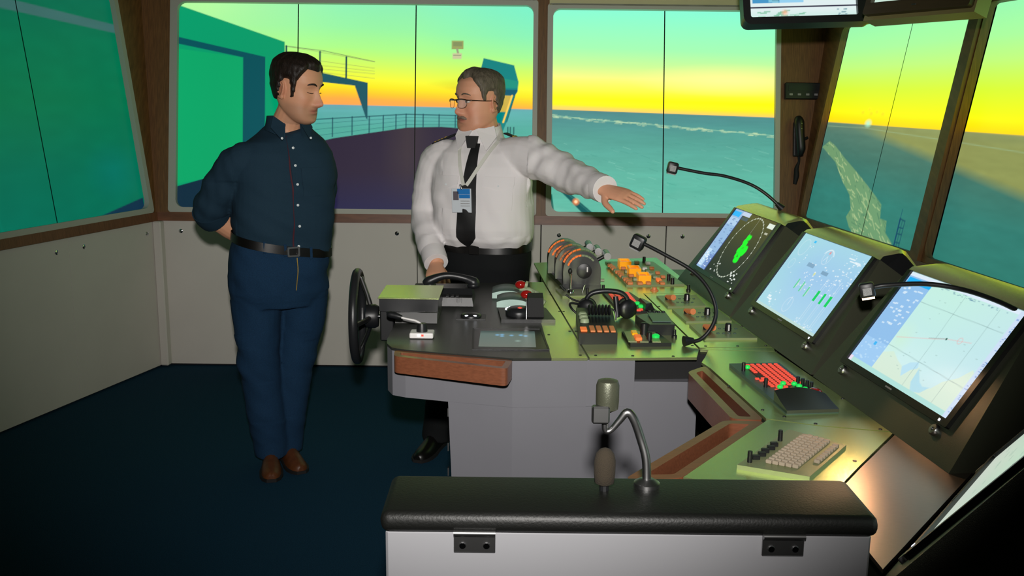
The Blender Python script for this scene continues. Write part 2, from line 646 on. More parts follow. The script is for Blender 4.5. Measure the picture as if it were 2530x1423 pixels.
def w1_pic(p):
    U, V = p.U, p.V
    p.vgrad(SKY1, shift=.0 + .05 * np.clip(U + .4, -.6, 1))
    p.mix(np.clip((U + .6) / .7, 0, 1) * np.clip((V - .9) / .35, 0, 1) * .7, (112, 234, 198))
    p.mix(np.clip((-1.0 - U) / .8, 0, 1) * np.clip((V - .95) / .3, 0, 1) * .6, (190, 244, 140))
    p.blob((-.36, .82), (.16, .035), (196, 190, 40), .35)
    p.blob((-.33, .795), (.1, .02), (200, 180, 40), .3)
    hz = .686 - .013 * (U + .6)
    sea = np.clip((hz - V) / p.cell + .5, 0, 1)
    p.vgrad([(.0, (72, 160, 140)), (.55, (78, 164, 148)), (.66, (92, 168, 166)), (.69, (104, 160, 170))], sea)
    p.streak(5, .12, .01, .04, sea)
    # ship's own deck, rails and wings as drawn by the simulator
    p.poly([(-1.16, .47), (-1.05, .496), (-.625, .562), (-.424, .569), (-.211, .555), (-.12, .078), (-1.16, .067)], (42, 32, 52))
    d = p.inside([(-1.16, .47), (-1.05, .496), (-.625, .562), (-.424, .569), (-.211, .555), (-.12, .078), (-1.16, .067)])
    p.mix(d * np.clip((.3 - V) / .25, 0, 1) * .6, (26, 34, 78))
    p.mix(d * np.clip(1 - np.abs(U + .62) / .16, 0, 1) * np.clip((V - .1) / .3, 0, 1) * .45, (70, 58, 56))
    for a, b in (((-1.16, .604), (-.63, .64)), ((-.63, .64), (-.2, .633))):
        p.line([a, b], .006, (24, 78, 88), .9)
    for a, b in (((-1.16, .578), (-.63, .622)), ((-.63, .622), (-.2, .618)), ((-1.16, .545), (-.63, .602)), ((-.63, .602), (-.2, .601)), ((-1.16, .508), (-.63, .58)), ((-.63, .58), (-.2, .583))):
        p.line([a, b], .003, (36, 100, 104), .75)
    for u, a, b in ((-1.06, .614, .505), (-.945, .622, .516), (-.845, .626, .531), (-.763, .631, .544), (-.689, .637, .552), (-.63, .64, .562), (-.53, .641, .565), (-.437, .64, .566), (-.342, .638, .567), (-.25, .635, .56)):
        p.line([(u, a), (u, b)], .006, (16, 66, 82))
    p.poly([(-1.137, .88), (-.857, .822), (-.855, .607), (-.864, .614), (-.932, .804), (-1.3, .84), (-1.3, .915)], (26, 82, 92))
    for a, b in (((-1.339, 1.031), (-.818, .945)), ((-1.137, .946), (-.818, .907)), ((-1.13, .92), (-.818, .889)), ((-1.13, .899), (-.817, .874)), ((-1.13, .88), (-.817, .848))):
        p.line([a, b], .0035, (150, 150, 90), .7)
    p.line([(-1.339, 1.031), (-1.114, 1.005), (-.818, .945)], .004, (96, 104, 84), .9)
    for u, a, b in ((-1.334, 1.031, .96), (-1.137, 1.0, .875), (-.983, .971, .849)):
        p.line([(u, a), (u, b)], .010, (18, 66, 74))
    # superstructure on the left
    p.poly([(-2.05, 1.292), (-1.344, 1.055), (-1.334, .07), (-2.05, .06)], (0, 148, 100))
    p.poly([(-2.05, 1.02), (-1.586, .962), (-1.582, .3), (-2.05, .2)], (4, 158, 98))
    p.poly([(-1.99, 1.083), (-1.457, .966), (-1.452, .07), (-1.582, .07), (-1.586, .962), (-1.99, 1.043), (-2.05, 1.055), (-2.05, 1.096)], (0, 76, 84))
    p.poly([(-2.05, .18), (-1.674, .29), (-1.4, .36), (-1.4, .05), (-2.05, .05)], (10, 40, 58))
    # searchlight
    p.poly([(-.368, 1.073), (-.299, 1.073), (-.299, 1.024), (-.368, 1.023)], (150, 158, 92))
    p.poly([(-.36, 1.066), (-.307, 1.066), (-.307, 1.04), (-.36, 1.04)], (128, 140, 90))
    p.line([(-.336, 1.023), (-.33, 1.0)], .012, (150, 150, 120))
    p.poly([(-.363, 1.0), (-.308, 1.0), (-.310, .967), (-.362, .966)], (196, 196, 150))
    p.rect(-.36, .985, -.311, .992, (120, 130, 100))
    # wing of the bridge at the right
    wing = [(-.18, .973), (-.002, .933), (.025, .836), (.02, .779), (.004, .755), (-.041, .604), (-.069, .533), (-.3, .5), (-.25, .7)]
    p.poly(wing, (0, 124, 122))
    p.poly([(-.09, .86), (.024, .84), (.02, .8), (-.1, .8)], (20, 140, 120))
    p.poly([(-.2, .795), (.02, .789), (.004, .755), (-.2, .762)], (0, 84, 104))
    p.poly([(-.2, .759), (-.008, .755), (-.04, .66), (-.2, .66)], (196, 168, 70))
    p.line([(-.012, .755), (-.062, .6)], .010, (250, 200, 80))
    p.line([(.004, .755), (-.041, .604)], .006, (10, 90, 90))
    for u in (-.02, -.035, .0):
        p.line([(u, .57), (u, .53)], .007, (20, 84, 84))
    p.streak(11, .35, .3, .03)


def w2_pic(p):
    U, V = p.U, p.V
    p.vgrad(SKY2, shift=.02 * (U - .9))
    p.mix(np.clip(1 - np.hypot((U - 1.25) / .6, (V - .86) / .1), 0, 1) * .8, (252, 254, 150))
    hz = .678 - .026 * (U - .22)
    p.mix(np.clip(1 - np.abs(V - hz - .01) / .02, 0, 1) * np.clip(1.4 - U, 0, 1) * .8, (255, 208, 110))
    sea = np.clip((hz - V) / p.cell + .5, 0, 1)
    p.vgrad([(.0, (98, 180, 158)), (.3, (90, 174, 154)), (.52, (80, 154, 142)), (.6, (76, 142, 138)), (.68, (74, 130, 132))], sea)
    p.streak(6, .25, .03, .05, sea)
    p.streak(7, .06, .008, .035, sea)
    tr = [(.2, .645), (.497, .617), (.876, .59), (1.207, .563), (1.56, .535)]
    p.line(tr, .004, (150, 204, 170), .8)
    r = random.Random(4)
    for k in range(160):
        u = r.uniform(.2, 1.54)
        v = np.interp(u, [a for a, b in tr], [b for a, b in tr]) + r.uniform(-.012, .006)
        p.line([(u, v), (u + r.uniform(.006, .03), v - .001)], .004, (190, 216, 170), r.uniform(.2, .8))
    for k in range(130):
        u, v = r.uniform(.2, 1.54), r.uniform(.06, .5)
        l = r.uniform(.01, .06)
        p.line([(u, v), (u + l, v - l * .28)], .003, (56, 140, 126) if r.random() < .6 else (140, 206, 186), r.uniform(.15, .5))
    p.poly([(.2, .275), (.242, .241), (.277, .234), (.485, .061), (.421, .06)], (24, 86, 88))
    p.line([(.235, .225), (.26, .234), (.47, .062)], .004, (60, 130, 120), .6)
    p.poly([(.2, .2), (.228, .18), (.24, .09), (.2, .06)], (10, 90, 80))
    p.blob((.368, .14), .026, (255, 150, 80), 1, .8)
    p.blob((.368, .14), .012, (255, 214, 170), 1, .5)


def wr_pic(p):
    U, V = p.U, p.V
    p.vgrad(SKY3, shift=.004 * (U - .5))
    hz = .622 - .002 * U
    sea = np.clip((hz - V) / p.cell + .5, 0, 1)
    p.vgrad([(.0, (44, 116, 104)), (.25, (46, 118, 108)), (.45, (62, 110, 98)), (.6, (82, 120, 106)), (.63, (92, 128, 110))], sea)
    # low sun glow over the ice, with a shadow edge falling away to the right
    e = .598 - (U - .305) * .135
    p.mix(sea * np.clip((V - e) / .05, 0, 1) * np.clip((U - .3) / .5, 0, 1) * .75, (150, 150, 74))
    p.mix(sea * np.clip((V - .56) / .06, 0, 1) * .25, (120, 140, 110))
    p.line([(.05, .6), (.5, .604), (1.4, .575), (2.9, .52)], .004, (150, 180, 140), .5)
    p.streak(8, .2, .02, .06, sea)
    p.streak(9, .05, .012, .04, sea)
    ice = [(.04, .48), (.063, .492), (.122, .518), (.213, .495), (.369, .437), (.556, .375), (.676, .332), (.821, .278), (.906, .243), (.929, .176), (.998, .174), (1.016, .117), (1.098, .08), (1.154, .012), (.857, -.01), (.614, .093), (.553, .139), (.587, .186), (.529, .255), (.4, .319), (.263, .408)]
    m = p.inside(ice)
    p.mix(m * .85, (112, 152, 104))
    r = random.Random(9)
    for k in range(420):
        u, v = r.uniform(.06, 1.14), r.uniform(.0, .52)
        l = r.uniform(.01, .07)
        a = r.uniform(-.9, -.1)
        lm = np.clip((.0045 - p.segd((u, v), (u + l, v + l * a))) / .0045, 0, 1) * m
        p.mix(lm * .8, (176, 196, 140) if r.random() < .6 else (70, 116, 88))
    for q, t in (((1.126, .0), (1.124, .2)), ((1.126, .1), (1.1235, .245))):
        p.line([q, t], .012 if t[1] < .21 else .004, (8, 60, 96))
    p.line([(1.124, .2), (1.172, .194), (1.17, .0)], .006, (16, 70, 90))
    p.line([(1.148, .197), (1.146, .0)], .005, (20, 76, 92))
    for v in (.16, .13, .09, .05):
        p.line([(1.126, v), (1.171, v)], .006, (16, 70, 90))
    p.blob((.551, .628), (.05, .026), (170, 240, 210), .9, .9)
    for u, v in ((.46, .685), (.53, .70), (.56, .68), (.62, .69), (.69, .68)):
        p.blob((u, v), (.03, .016), (255, 196, 40), .55)
    p.streak(12, .3, .3, .03)


def wl_pic(p):
    U, V = p.U, p.V
    p.vgrad([(.0, (0, 102, 82)), (.35, (0, 100, 76)), (.7, (0, 106, 68)), (1.0, (0, 104, 70)), (1.27, (6, 96, 72))])
    p.mix(np.clip((U + 1.0) / .9, 0, 1) * .3, (0, 112, 78))
    p.poly([(-1.6, 1.27), (-.747, 1.183), (-.02, 1.115), (-.02, 1.068), (-.859, 1.138), (-1.6, 1.2)], (56, 100, 96))
    p.poly([(-.48, .066), (-.04, .142), (-.04, .04)], (12, 44, 66))
    p.line([(-1.1, .05), (-1.18, .5)], .01, (0, 112, 92), .5)
    p.blob((-.25, .3), (.25, .18), (0, 108, 98), .6)
    p.streak(13, .09, .04, .05)


def display(F, u0, u1, v0, v1, paint, label, cell=.0042):
    t = thing('wall_display', label, 'display', group='simulator displays behind the windows', M=F.M @ xf((0, 0, -.035)))
    MB().box(((u0 + u1) / 2, (v0 + v1) / 2, -.025), (u1 - u0, v1 - v0, .046)).build('housing', 'bezel', t)
    p = Pic(u0 + .0022, v0 + .004, u1 - .0022, v1 - .004, cell)
    paint(p)
    p.build('screen', 'display', t)
    return t


display(FB, -1.975, -1.267, .05, 1.295, w1_pic, 'display in the wide front window showing green ship superstructure behind the man in blue')
display(FB, -1.265, -.579, .05, 1.295, w1_pic, 'display showing sunset and deck railing between the two men')
display(FB, -.577, .13, .05, 1.295, w1_pic, 'display behind the man in white shirt showing searchlight and bridge wing')
display(FB, .2, .874, .05, 1.28, w2_pic, 'display in the second front window left of its seam, behind the outstretched hand')
display(FB, .876, 1.54, .05, 1.28, w2_pic, 'display in the second front window right of its seam, behind the gooseneck lamp')
display(FL, -1.455, -.746, .05, 1.3, wl_pic, 'green display at the far left edge of the left window', .008)
display(FL, -.744, -.03, .05, 1.3, wl_pic, 'green display in the left window next to the corner pillar', .006)
display(FR, .035, .774, .05, 1.165, wr_pic, 'display right of the wide pillar showing the start of the broken ice channel')
display(FR, .776, 1.405, .05, 1.165, wr_pic, 'display beside the slanted mullion showing ice channel and small mast')
display(FR, 1.48, 2.15, .05, 1.165, wr_pic, 'display right of the slanted mullion showing yellow horizon over dark ice')
display(FR, 2.152, 2.84, .05, 1.165, wr_pic, 'display at the far right beyond the picture edge', .012)
# ------------------------------------------------------------ the bridge console
ZD = .85
con = thing('bridge_console', 'green-grey bridge console desk with grey front panels between the men and the monitors', 'console', (.1, 3.4, 0))
S1 = [(-.392, 3.9), (-.39, 2.97), (-.383, 2.915), (-.362, 2.865), (-.32, 2.842), (-.2, 2.808), (.005, 2.757), (.118, 2.763), (.07, 3.95)]
S0 = [(.118, 2.763), (.224, 2.771), (.128, 3.955), (.07, 3.95)]  # same desk section, split off where the painted dark reflection ends
S2 = [(.23, 2.773), (.365, 2.777), (.47, 2.785), (.548, 2.79), (.572, 2.885), (.512, 3.741), (.745, 3.755), (.69, 4.62), (.44, 4.55), (.1, 4.43), (.134, 3.955)]
S3 = [(.518, 3.737), (.578, 2.905), (.808, 2.92), (.744, 3.75)]
MB().prism(S1, ZD - .008, ZD).build('desk_plate', 'desk_reflection_dark', con, world=True, label='desk plate under wheel and lever unit, reflection of the man painted dark')
for nm, poly, lb in (('desk_plate', S0, None), ('desk_plate', S2, 'desk plate under telegraph and headset'), ('desk_plate', S3, 'desk plate with three dimmer panels')):
    MB().prism(poly, ZD - .008, ZD).build(nm, 'desk_coat', con, world=True, label=lb)
S4 = [(.576, 2.883), (.60, 2.90), (.808, 2.916), (.80, 2.873)]
MB().prism(S4, ZD - .008, ZD).build('desk_plate', 'desk_coat', con, world=True)


def off(poly, d):
    c = Vector((sum(p[0] for p in poly) / len(poly), sum(p[1] for p in poly) / len(poly)))
    return [tuple(c + (Vector(p) - c) * (1 - d)) for p in poly]


MB().prism(off(S1[:-2] + S0[1:3], .004), .70, ZD - .009).build('apron', 'apron_grey', con, world=True)
BASE = [(-.185, 3.8), (-.185, 2.807), (.005, 2.760), (.365, 2.780), (.365, 3.2), (.60, 3.2), (.62, 4.3), (.2, 4.2)]
MB().prism([(-.16, 3.8), (-.16, 2.803), (.005, 2.762), (.365, 2.782), (.365, 4.2), (.2, 4.3)], 0.03, .70, taper=[(-.188, 3.8), (-.188, 2.808), (.005, 2.762), (.365, 2.782), (.365, 4.2), (.2, 4.3)]).build('front_panel', 'apron_grey', con, world=True)
MB().prism([(.205, 2.78), (.365, 2.782), (.365, 4.3), (.14, 4.3)], .70, ZD - .009).build('front_panel', 'apron_grey', con, world=True)
MB().prism([(.366, 2.82), (.56, 2.82), (.66, 4.5), (.15, 4.38)], .03, .765).build('front_panel', 'apron_grey', con, world=True)
MB().prism([(.37, 2.84), (.60, 2.86), (.66, 4.5), (.36, 4.4)], .766, ZD - .009).build('recess', 'black_matte', con, world=True, label='black recess under the desk edge')
MB().prism([(-.10, 2.9), (.36, 2.9), (.6, 4.3), (.0, 3.8)], 0, .03).build('plinth', 'dark_gap', con, world=True)
for z in (.66, .47, .55):
    MB().box((-.189, 2.83, z), (.004, .012, .026)).build('hinge_clip', 'steel', con, world=True)
# cabinets under the monitor row, along the right wall
mcab = thing('monitor_cabinet', 'dark olive cabinet carrying the row of three slanted monitors', 'cabinet', (1.1, 3.3, 0))
for a_, b_ in (((.895, 2.16), (.822, 2.93)), ((.821, 2.935), (.752, 3.72)), ((.751, 3.725), (.70, 4.30))):
    MB().prism([a_, b_, (1.5, b_[1]), (1.62, a_[1])], 0, ZD - .001).build('cabinet_section', 'housing', mcab, world=True)
rs = random.Random(2)
scr = MB().lathe([(.0045, 0), (.0042, .0012), (.001, .0015)], 8)
first = None
for x, y in ((.205, 2.80), (.25, 2.80), (.36, 2.80), (.19, 3.1), (.21, 3.1), (.17, 3.4), (.185, 3.4), (.15, 3.7), (.54, 3.5), (.55, 3.2), (.56, 2.93), (.60, 2.925), (.70, 2.93), (.79, 2.94), (.76, 3.5), (.48, 2.80), (.40, 3.0), (.12, 3.05), (.1, 3.3), (.775, 3.2)):
    if first is None:
        first = MB().add(scr.v, scr.f, xf((x, y, ZD))).build('screw', 'black_plastic', con, world=True)
        f0 = (x, y)
    else:
        inst(first, con, xf((x - f0[0], y - f0[1], 0)))


def handle(parent, outer, inner, z0, z1, lb):
    # even the two outlines out to the same count
    o = MB().ring(outer, inner, z0, z1)
    return o.build('grab_handle', 'wood_handle', parent, world=True, label=lb, smooth=30)


def quadring(q, w):
    """outer quad (4 pts) -> rounded outer and inner outlines with the same number of points"""
    def rnd(pts, r):
        out = []
        n = len(pts)
        for i in range(n):
            p, a, b = Vector(pts[i]), Vector(pts[i - 1]), Vector(pts[(i + 1) % n])
            u, v = (a - p).normalized(), (b - p).normalized()
            for t in (0, .25, .5, .75, 1):
                out.append(tuple(p + u * r * (1 - t) ** 2 + v * r * t ** 2))
        return out
    c = sum((Vector(p) for p in q), Vector((0, 0))) / 4
    inn = []
    for i in range(4):
        p, a, b = Vector(q[i]), Vector(q[i - 1]), Vector(q[(i + 1) % 4])
        u, v = (a - p).normalized(), (b - p).normalized()
        s = abs(u.x * v.y - u.y * v.x)
        inn.append(tuple(p + (u + v) * w / max(s, .3)))
    return rnd(q, .02), rnd(inn, .008)


o_, i_ = quadring([(-.352, 2.852), (-.346, 2.782), (-.012, 2.655), (.006, 2.752)], .019)
handle(con, o_, i_, .795, .846, 'wooden grab rail below the steering wheel')

# ------------------------------------------------------------ keyboard desks in front of the monitors
pod1 = thing('keyboard_desk', 'green-grey keyboard desk with lit red keyboard and wooden grab handle', 'desk', (.72, 2.5, 0), group='keyboard desks of the console')
P1 = [(.552, 2.735), (.572, 2.79), (.60, 2.878), (.80, 2.868), (.884, 2.15), (.72, 2.19), (.638, 2.225), (.612, 2.235), (.566, 2.67)]
MB().prism(P1, ZD - .008, ZD).build('desk_plate', 'desk_coat', pod1, world=True)
MB().prism(off(P1, .03), .70, ZD - .009).build('apron', 'housing', pod1, world=True)
MB().prism([(.63, 2.80), (.80, 2.80), (.86, 2.2), (.70, 2.22)], 0, .70).build('cabinet', 'apron_grey', pod1, world=True)
o_, i_ = quadring([(.556, 2.705), (.494, 2.64), (.53, 2.235), (.606, 2.228)], .022)
handle(pod1, o_, i_, .775, .848, 'wooden grab handle with dark slot')
pod2 = thing('keyboard_desk', 'green-grey keyboard desk with grey unlit keyboard and metal corner plate', 'desk', (.6, 1.9, 0), group='keyboard desks of the console')
P2 = [(.614, 2.226), (.72, 2.184), (.882, 2.143), (.724, 1.923), (.60, 1.745), (.35, 1.86)]
MB().prism(P2, ZD - .008, ZD).build('desk_plate', 'desk_coat', pod2, world=True)
MB().prism(off(P2, .04), .72, ZD - .009).build('apron', 'housing', pod2, world=True)
MB().prism([(.62, 2.14), (.80, 2.08), (.60, 1.8), (.44, 1.88)], 0, .72).build('cabinet', 'apron_grey', pod2, world=True)
MB().prism([(.886, 2.137), (.955, 1.905), (.61, 1.475), (.605, 1.742), (.73, 1.922)], ZD - .008, ZD).build('corner_plate', 'brushed', pod2, world=True, label='bare metal corner plate')
MB().prism([(.84, 2.1), (.93, 1.9), (.64, 1.55), (.64, 1.742), (.75, 1.922)], 0, ZD - .009).build('corner_cabinet', 'housing', pod2, world=True)
o_, i_ = quadring([(.606, 2.218), (.508, 2.224), (.23, 1.852), (.345, 1.858)], .022)
handle(pod2, o_, i_, .775, .848, 'wooden grab handle with brown slot')
for x, y in ((.72, 2.2), (.86, 2.165), (.73, 1.96), (.66, 2.25), (.79, 2.3), (.85, 2.4), (.58, 2.5), (.62, 2.3)):
    MB().add(scr.v, scr.f, xf((x, y, ZD))).build('screw', 'black_plastic', pod1 if y > 2.23 or (x < .7 and y > 2.2) else pod2, world=True)

# ------------------------------------------------------------ monitors
TILT = math.radians(34)


def mon_frame(base, d, TILT=TILT):
    e = Vector((d[0], d[1], 0)).normalized()
    oo = Vector((-e.y, e.x, 0))
    if oo.dot(Vector(base).xy.to_3d()) < 0:
        pass
    upv = oo * math.sin(TILT) + Vector((0, 0, 1)) * math.cos(TILT)
    return axes(base, e, upv, e.cross(upv))


E1 = Vector((.093, -.996, 0)).normalized()
PB = Vector((.80, 2.98, .852))


def rad_pic(p):
    p.vgrad([(.09, (30, 36, 34)), (.2, (48, 48, 38)), (.37, (84, 78, 40))])  # yellowish rise towards the top paints glare onto the dark screen
    p.rect(-.25, .09, -.142, .37, (150, 186, 226))
    p.rect(-.25, .34, -.165, .362, (40, 180, 250))
    p.rect(-.25, .30, -.142, .335, (176, 206, 238))
    p.rect(-.25, .10, -.20, .18, (190, 220, 245))
    p.rect(-.19, .09, -.142, .16, (120, 150, 205))
    p.rects(2, -.24, .1, -.16, .33, 26, .03, .004, (110, 140, 190), .8)
    p.rects(12, -.24, .1, -.16, .16, 20, .02, .004, (235, 245, 255), .9)
    p.rect(-.142, .09, -.134, .37, (50, 60, 130))
    p.rect(-.15, .352, -.06, .37, (196, 210, 236))
    p.rect(-.13, .335, -.06, .349, (70, 90, 110), .7)
    c = (.048, .232)
    p.circle(c, .132, .0022, (190, 200, 180), .85)
    for k in range(36):
        a = k * PI / 18
        q = (c[0] + .132 * math.cos(a), c[1] + .132 * math.sin(a))
        p.blob(q, .0042, (235, 240, 225), 1, .5)
    p.line([c, (.05, .362)], .0018, (200, 205, 190), .6)
    r = random.Random(5)
    for k in range(34):
        a, t = r.uniform(0, 2 * PI), r.uniform(0, 1) ** .5
        p.blob((.078 + .038 * t * math.cos(a) - .012 * t * math.sin(a), .232 + .052 * t * math.sin(a)), (.014, .014), (12, 246, 36), 1, .35)
    p.blob((.08, .236), .006, (60, 80, 40), .8)
    p.rect(.155, .34, .215, .36, (226, 236, 224))
    p.rect(.17, .315, .20, .323, (200, 200, 180), .8)
    p.rect(.215, .09, .248, .37, (40, 44, 40))
    p.rect(.236, .09, .25, .36, (196, 204, 220))
    p.rects(3, .12, .095, .2, .14, 16, .02, .004, (235, 240, 235), .9)
    p.rects(4, -.1, .1, -.03, .15, 10, .016, .004, (225, 230, 225), .7)


def eng_pic(p):
    p.vgrad([(.09, (172, 214, 236)), (.25, (158, 200, 236)), (.37, (166, 214, 232))])
    p.mix(np.clip((-.05 - p.U) / .2, 0, 1) * .5, (168, 224, 222))
    p.rect(-.25, .09, .25, .100, (190, 220, 216))
    p.circle((-.19, .325), .03, .0015, (225, 238, 245), .8)
    p.circle((-.20, .26), .018, .0015, (225, 238, 245), .6)
    p.rect(-.15, .35, -.135, .358, (60, 190, 245))
    p.rects(6, -.16, .27, -.13, .35, 9, 0.0064, 0.0035, (235, 245, 250), 0.77)
    for k in range(14):
        a = PI * (.15 + .7 * k / 13)
        p.blob((.0 + .036 * math.cos(a), .318 + .03 * math.sin(a)), .003, (235, 245, 250), 1, .5)
    p.circle((0, .322), .026, .0015, (235, 240, 245), .7)
    p.blob((.0, .338), .008, (246, 120, 110), .9, .8)
    p.line([(-.012, .306), (0, .325), (.012, .306)], .002, (240, 246, 250), .8)
    p.rect(-.09, .272, -.04, .286, (120, 156, 186), .8)
    p.rect(.03, .265, .075, .279, (116, 152, 182), .8)
    p.blob((-.005, .258), .009, (230, 232, 130), .9, .8)
    p.rects(7, -.08, .2, .22, .30, 60, 0.0112, 0.0028, (240, 248, 250), 0.72)
    p.rects(8, .12, .25, .23, .36, 46, 0.0112, 0.0028, (236, 246, 250), 0.72)
    p.rects(10, .1, .33, .23, .345, 4, 0.0480, 0.0042, (240, 248, 252), 0.77)
    for u, v in ((-.075, .19), (-.03, .187), (.02, .18)):
        p.rect(u, v, u + .008, v + .036, (70, 214, 120), .8)
        p.rect(u + .01, v + .004, u + .013, v + .03, (210, 230, 180), .7)
    for u, v in ((.09, .182), (.135, .182), (.178, .182)):
        p.line([(u + .006, .10), (u + .006, .26)], .0015, (220, 236, 245), .9)
        p.line([(u + .018, .10), (u + .018, .26)], .0015, (220, 236, 245), .6)
        p.rect(u, v, u + .014, v + .036, (0, 208, 96))
    p.circle((-.035, .135), .026, .0015, (225, 238, 245), .8)
    p.line([(-.035, .135), (-.035, .165)], .002, (240, 246, 250), .8)
    p.rects(9, -.21, .1, -.12, .24, 12, 0.0096, 0.0028, (235, 246, 250), 0.68)
    p.rects(11, -.2, .11, -.16, .13, 8, 0.0240, 0.0049, (240, 248, 252), 0.77)
    p.rects(14, .06, .095, .2, .115, 16, 0.0160, 0.0021, (236, 246, 250), 0.68)


def chart_pic(p):
    U, V = p.U, p.V
    p.vgrad([(.09, (204, 232, 226)), (.15, (208, 240, 240)), (.25, (196, 236, 232)), (.37, (198, 240, 226))])
    p.mix(np.clip((U) / .25, 0, 1) * .35, (196, 222, 246))
    coast = [(-.13, .09), (-.13, .15), (-.09, .165), (-.05, .15), (-.02, .142), (0, .12), (.02, .145), (.045, .16), (.06, .148), (.075, .12), (.1, .118), (.13, .13), (.15, .155), (.19, .18), (.215, .21), (.235, .2), (.235, .09)]
    p.poly(coast, (218, 236, 214), .8)
    p.poly([(.045, .158), (.05, .12), (.07, .1), (.105, .108), (.125, .13), (.1, .124), (.08, .13)], (176, 222, 238), .9)
    p.poly([(-.02, .142), (0, .12), (.02, .145), (.04, .155), (.03, .17), (.0, .16)], (186, 226, 244), .9)
    p.blob((-.1, .2), (.06, .06), (204, 240, 214), .7)
    for a, b in (((-.13, .305), (.22, .31)), ((-.13, .175), (.235, .165)), ((.03, .09), (.02, .355)), ((.165, .09), (.16, .355))):
        p.line([a, b], .0013, (130, 160, 160), .7)
    p.line([(-.12, .2), (.02, .235), (.06, .247), (.15, .262)], .002, (240, 170, 170), .55)
    p.line([(.0, .232), (.06, .247)], .0018, (140, 160, 160), .8)
    p.blob((.062, .247), .004, (30, 90, 80), 1, .4)
    p.circle((.11, .256), .008, .0016, (240, 150, 150), .7)
    p.rects(21, -.1, .13, .2, .34, 26, 0.0096, 0.0017, (150, 180, 176), 0.51)
    p.rect(-.25, .09, -.13, .37, (146, 192, 236))
    p.rect(-.25, .1, -.13, .17, (160, 204, 244))
    p.rect(-.245, .34, -.13, .356, (30, 176, 246))
    p.rect(-.25, .36, .25, .37, (222, 236, 250))
    p.rects(22, -.24, .21, -.15, .33, 30, 0.0176, 0.0042, (226, 242, 252), 0.72)
    p.rects(23, -.24, .105, -.14, .18, 26, 0.0128, 0.0035, (190, 224, 250), 0.77)
    p.rect(-.19, .155, -.18, .165, (40, 180, 246), .9)
    p.rect(-.25, .09, .25, .103, (178, 226, 220))
    p.rect(-.25, .092, -.235, .106, (236, 220, 240))
    p.rect(.225, .09, .25, .37, (206, 224, 246))
    p.rects(24, .228, .1, .24, .35, 40, 0.0096, 0.0021, (90, 140, 210), 0.68)
    p.rects(25, -.1, .352, .2, .358, 30, 0.0112, 0.0021, (70, 120, 160), 0.51)


def pale_pic(p):
    p.vgrad([(.09, (196, 208, 196)), (.37, (164, 206, 178))])
    p.rect(-.25, .35, .25, .37, (120, 160, 140))
    p.rects(31, -.2, .12, .2, .33, 20, .05, .004, (140, 176, 158), .7)


def monitor(M, paint, label, lit='hood_lit', buttons=(-.24, .233)):
    t = thing('monitor_console', label, 'monitor', group='slanted console monitors', M=M)
    fr = [(-.356, -.002), (.356, -.002), (.352, .02), (.2835, .372), (-.2835, .372), (-.352, .02)]
    bk = [(x * .97, max(y, .115)) for x, y in fr[:2]] + [(x * .97, max(y, .12)) for x, y in fr[2:]]
    body = MB()
    body.prism(bk, -.19, 0, taper=fr)
    body.build('housing', 'housing', t, smooth=25)
    # hood: the top of the housing bends back above the screen
    R = []
    for u in np.linspace(-1, 1, 29):
        c = abs(u)
        x = u * .283
        k = max(0, (c - .9) / .1) ** 2
        R.append([(x, .372, 0), (x * (1 - .01 * c), .386, -.003), (x * (1 - .05 * c), .424 - .006 * k, -.036 - .004 * k), (x * (1 - .075 * c), .436 - .010 * k, -.05 - .004 * k), (x * (1 - .085 * c), .440 - .014 * k, -.07), (x * (1 - .1 * c), .40, -.19), (x * (1 - .05 * c), .33, -.19), (x, .34, -.02)])
    v = MB()
    v.loft(R, caps=False)
    v.build('hood', lit, t, smooth=40)
    for ring in (R[0][::-1], R[-1]):
        v = MB()
        v.add(ring, [tuple(range(len(ring)))])
        v.add([(p[0] * .985, p[1], p[2]) for p in ring], [tuple(range(len(ring) - 1, -1, -1))])
        v.build('hood_side', 'black_plastic', t)  # hood ends coloured black to stand for the shade on them
    f = MB()
    f.ring(rrect(-.268, .073, .268, .372, .004), rrect(-.25, .09, .25, .3715, .002), 0, .010)
    bz = f.build('bezel', 'bezel', t, smooth=30)
    pc = Pic(-.25, .09, .25, .3715, .002)
    paint(pc)
    pc.build('screen', 'monitor', t, xf((0, 0, .004)))
    for u in buttons:
        b = MB().lathe([(.0135, 0), (.0135, .006), (.011, .009), (.004, .0095), (.004, .007)], 16, xf((u, .057, 0)))
        b.build('button', 'steel', t, smooth=40)
    MB().box((.0, .081, .0105), (.03, .004, .001)).build('maker_plate', 'label_grey', t)
    MB().box((.235, .081, .0105), (.006, .006, .001)).build('power_light', 'led_glint_dot', t)
    return t


monitor(mon_frame(PB + E1 * -.725, E1), rad_pic, 'slanted radar monitor with green echo, farthest of the row')
monitor(mon_frame(PB + E1 * .008, E1), eng_pic, 'slanted monitor with light blue engine page, between radar and chart')
monitor(mon_frame(PB + E1 * .735, E1), chart_pic, 'slanted monitor showing a pale sea chart')
E2 = Vector((-.62, -.785, 0)).normalized()
monitor(mon_frame(Vector((.965, 1.905, .852)) + E2 * .36, E2, math.radians(37)), pale_pic, 'monitor seen almost edge-on in the lower right corner')
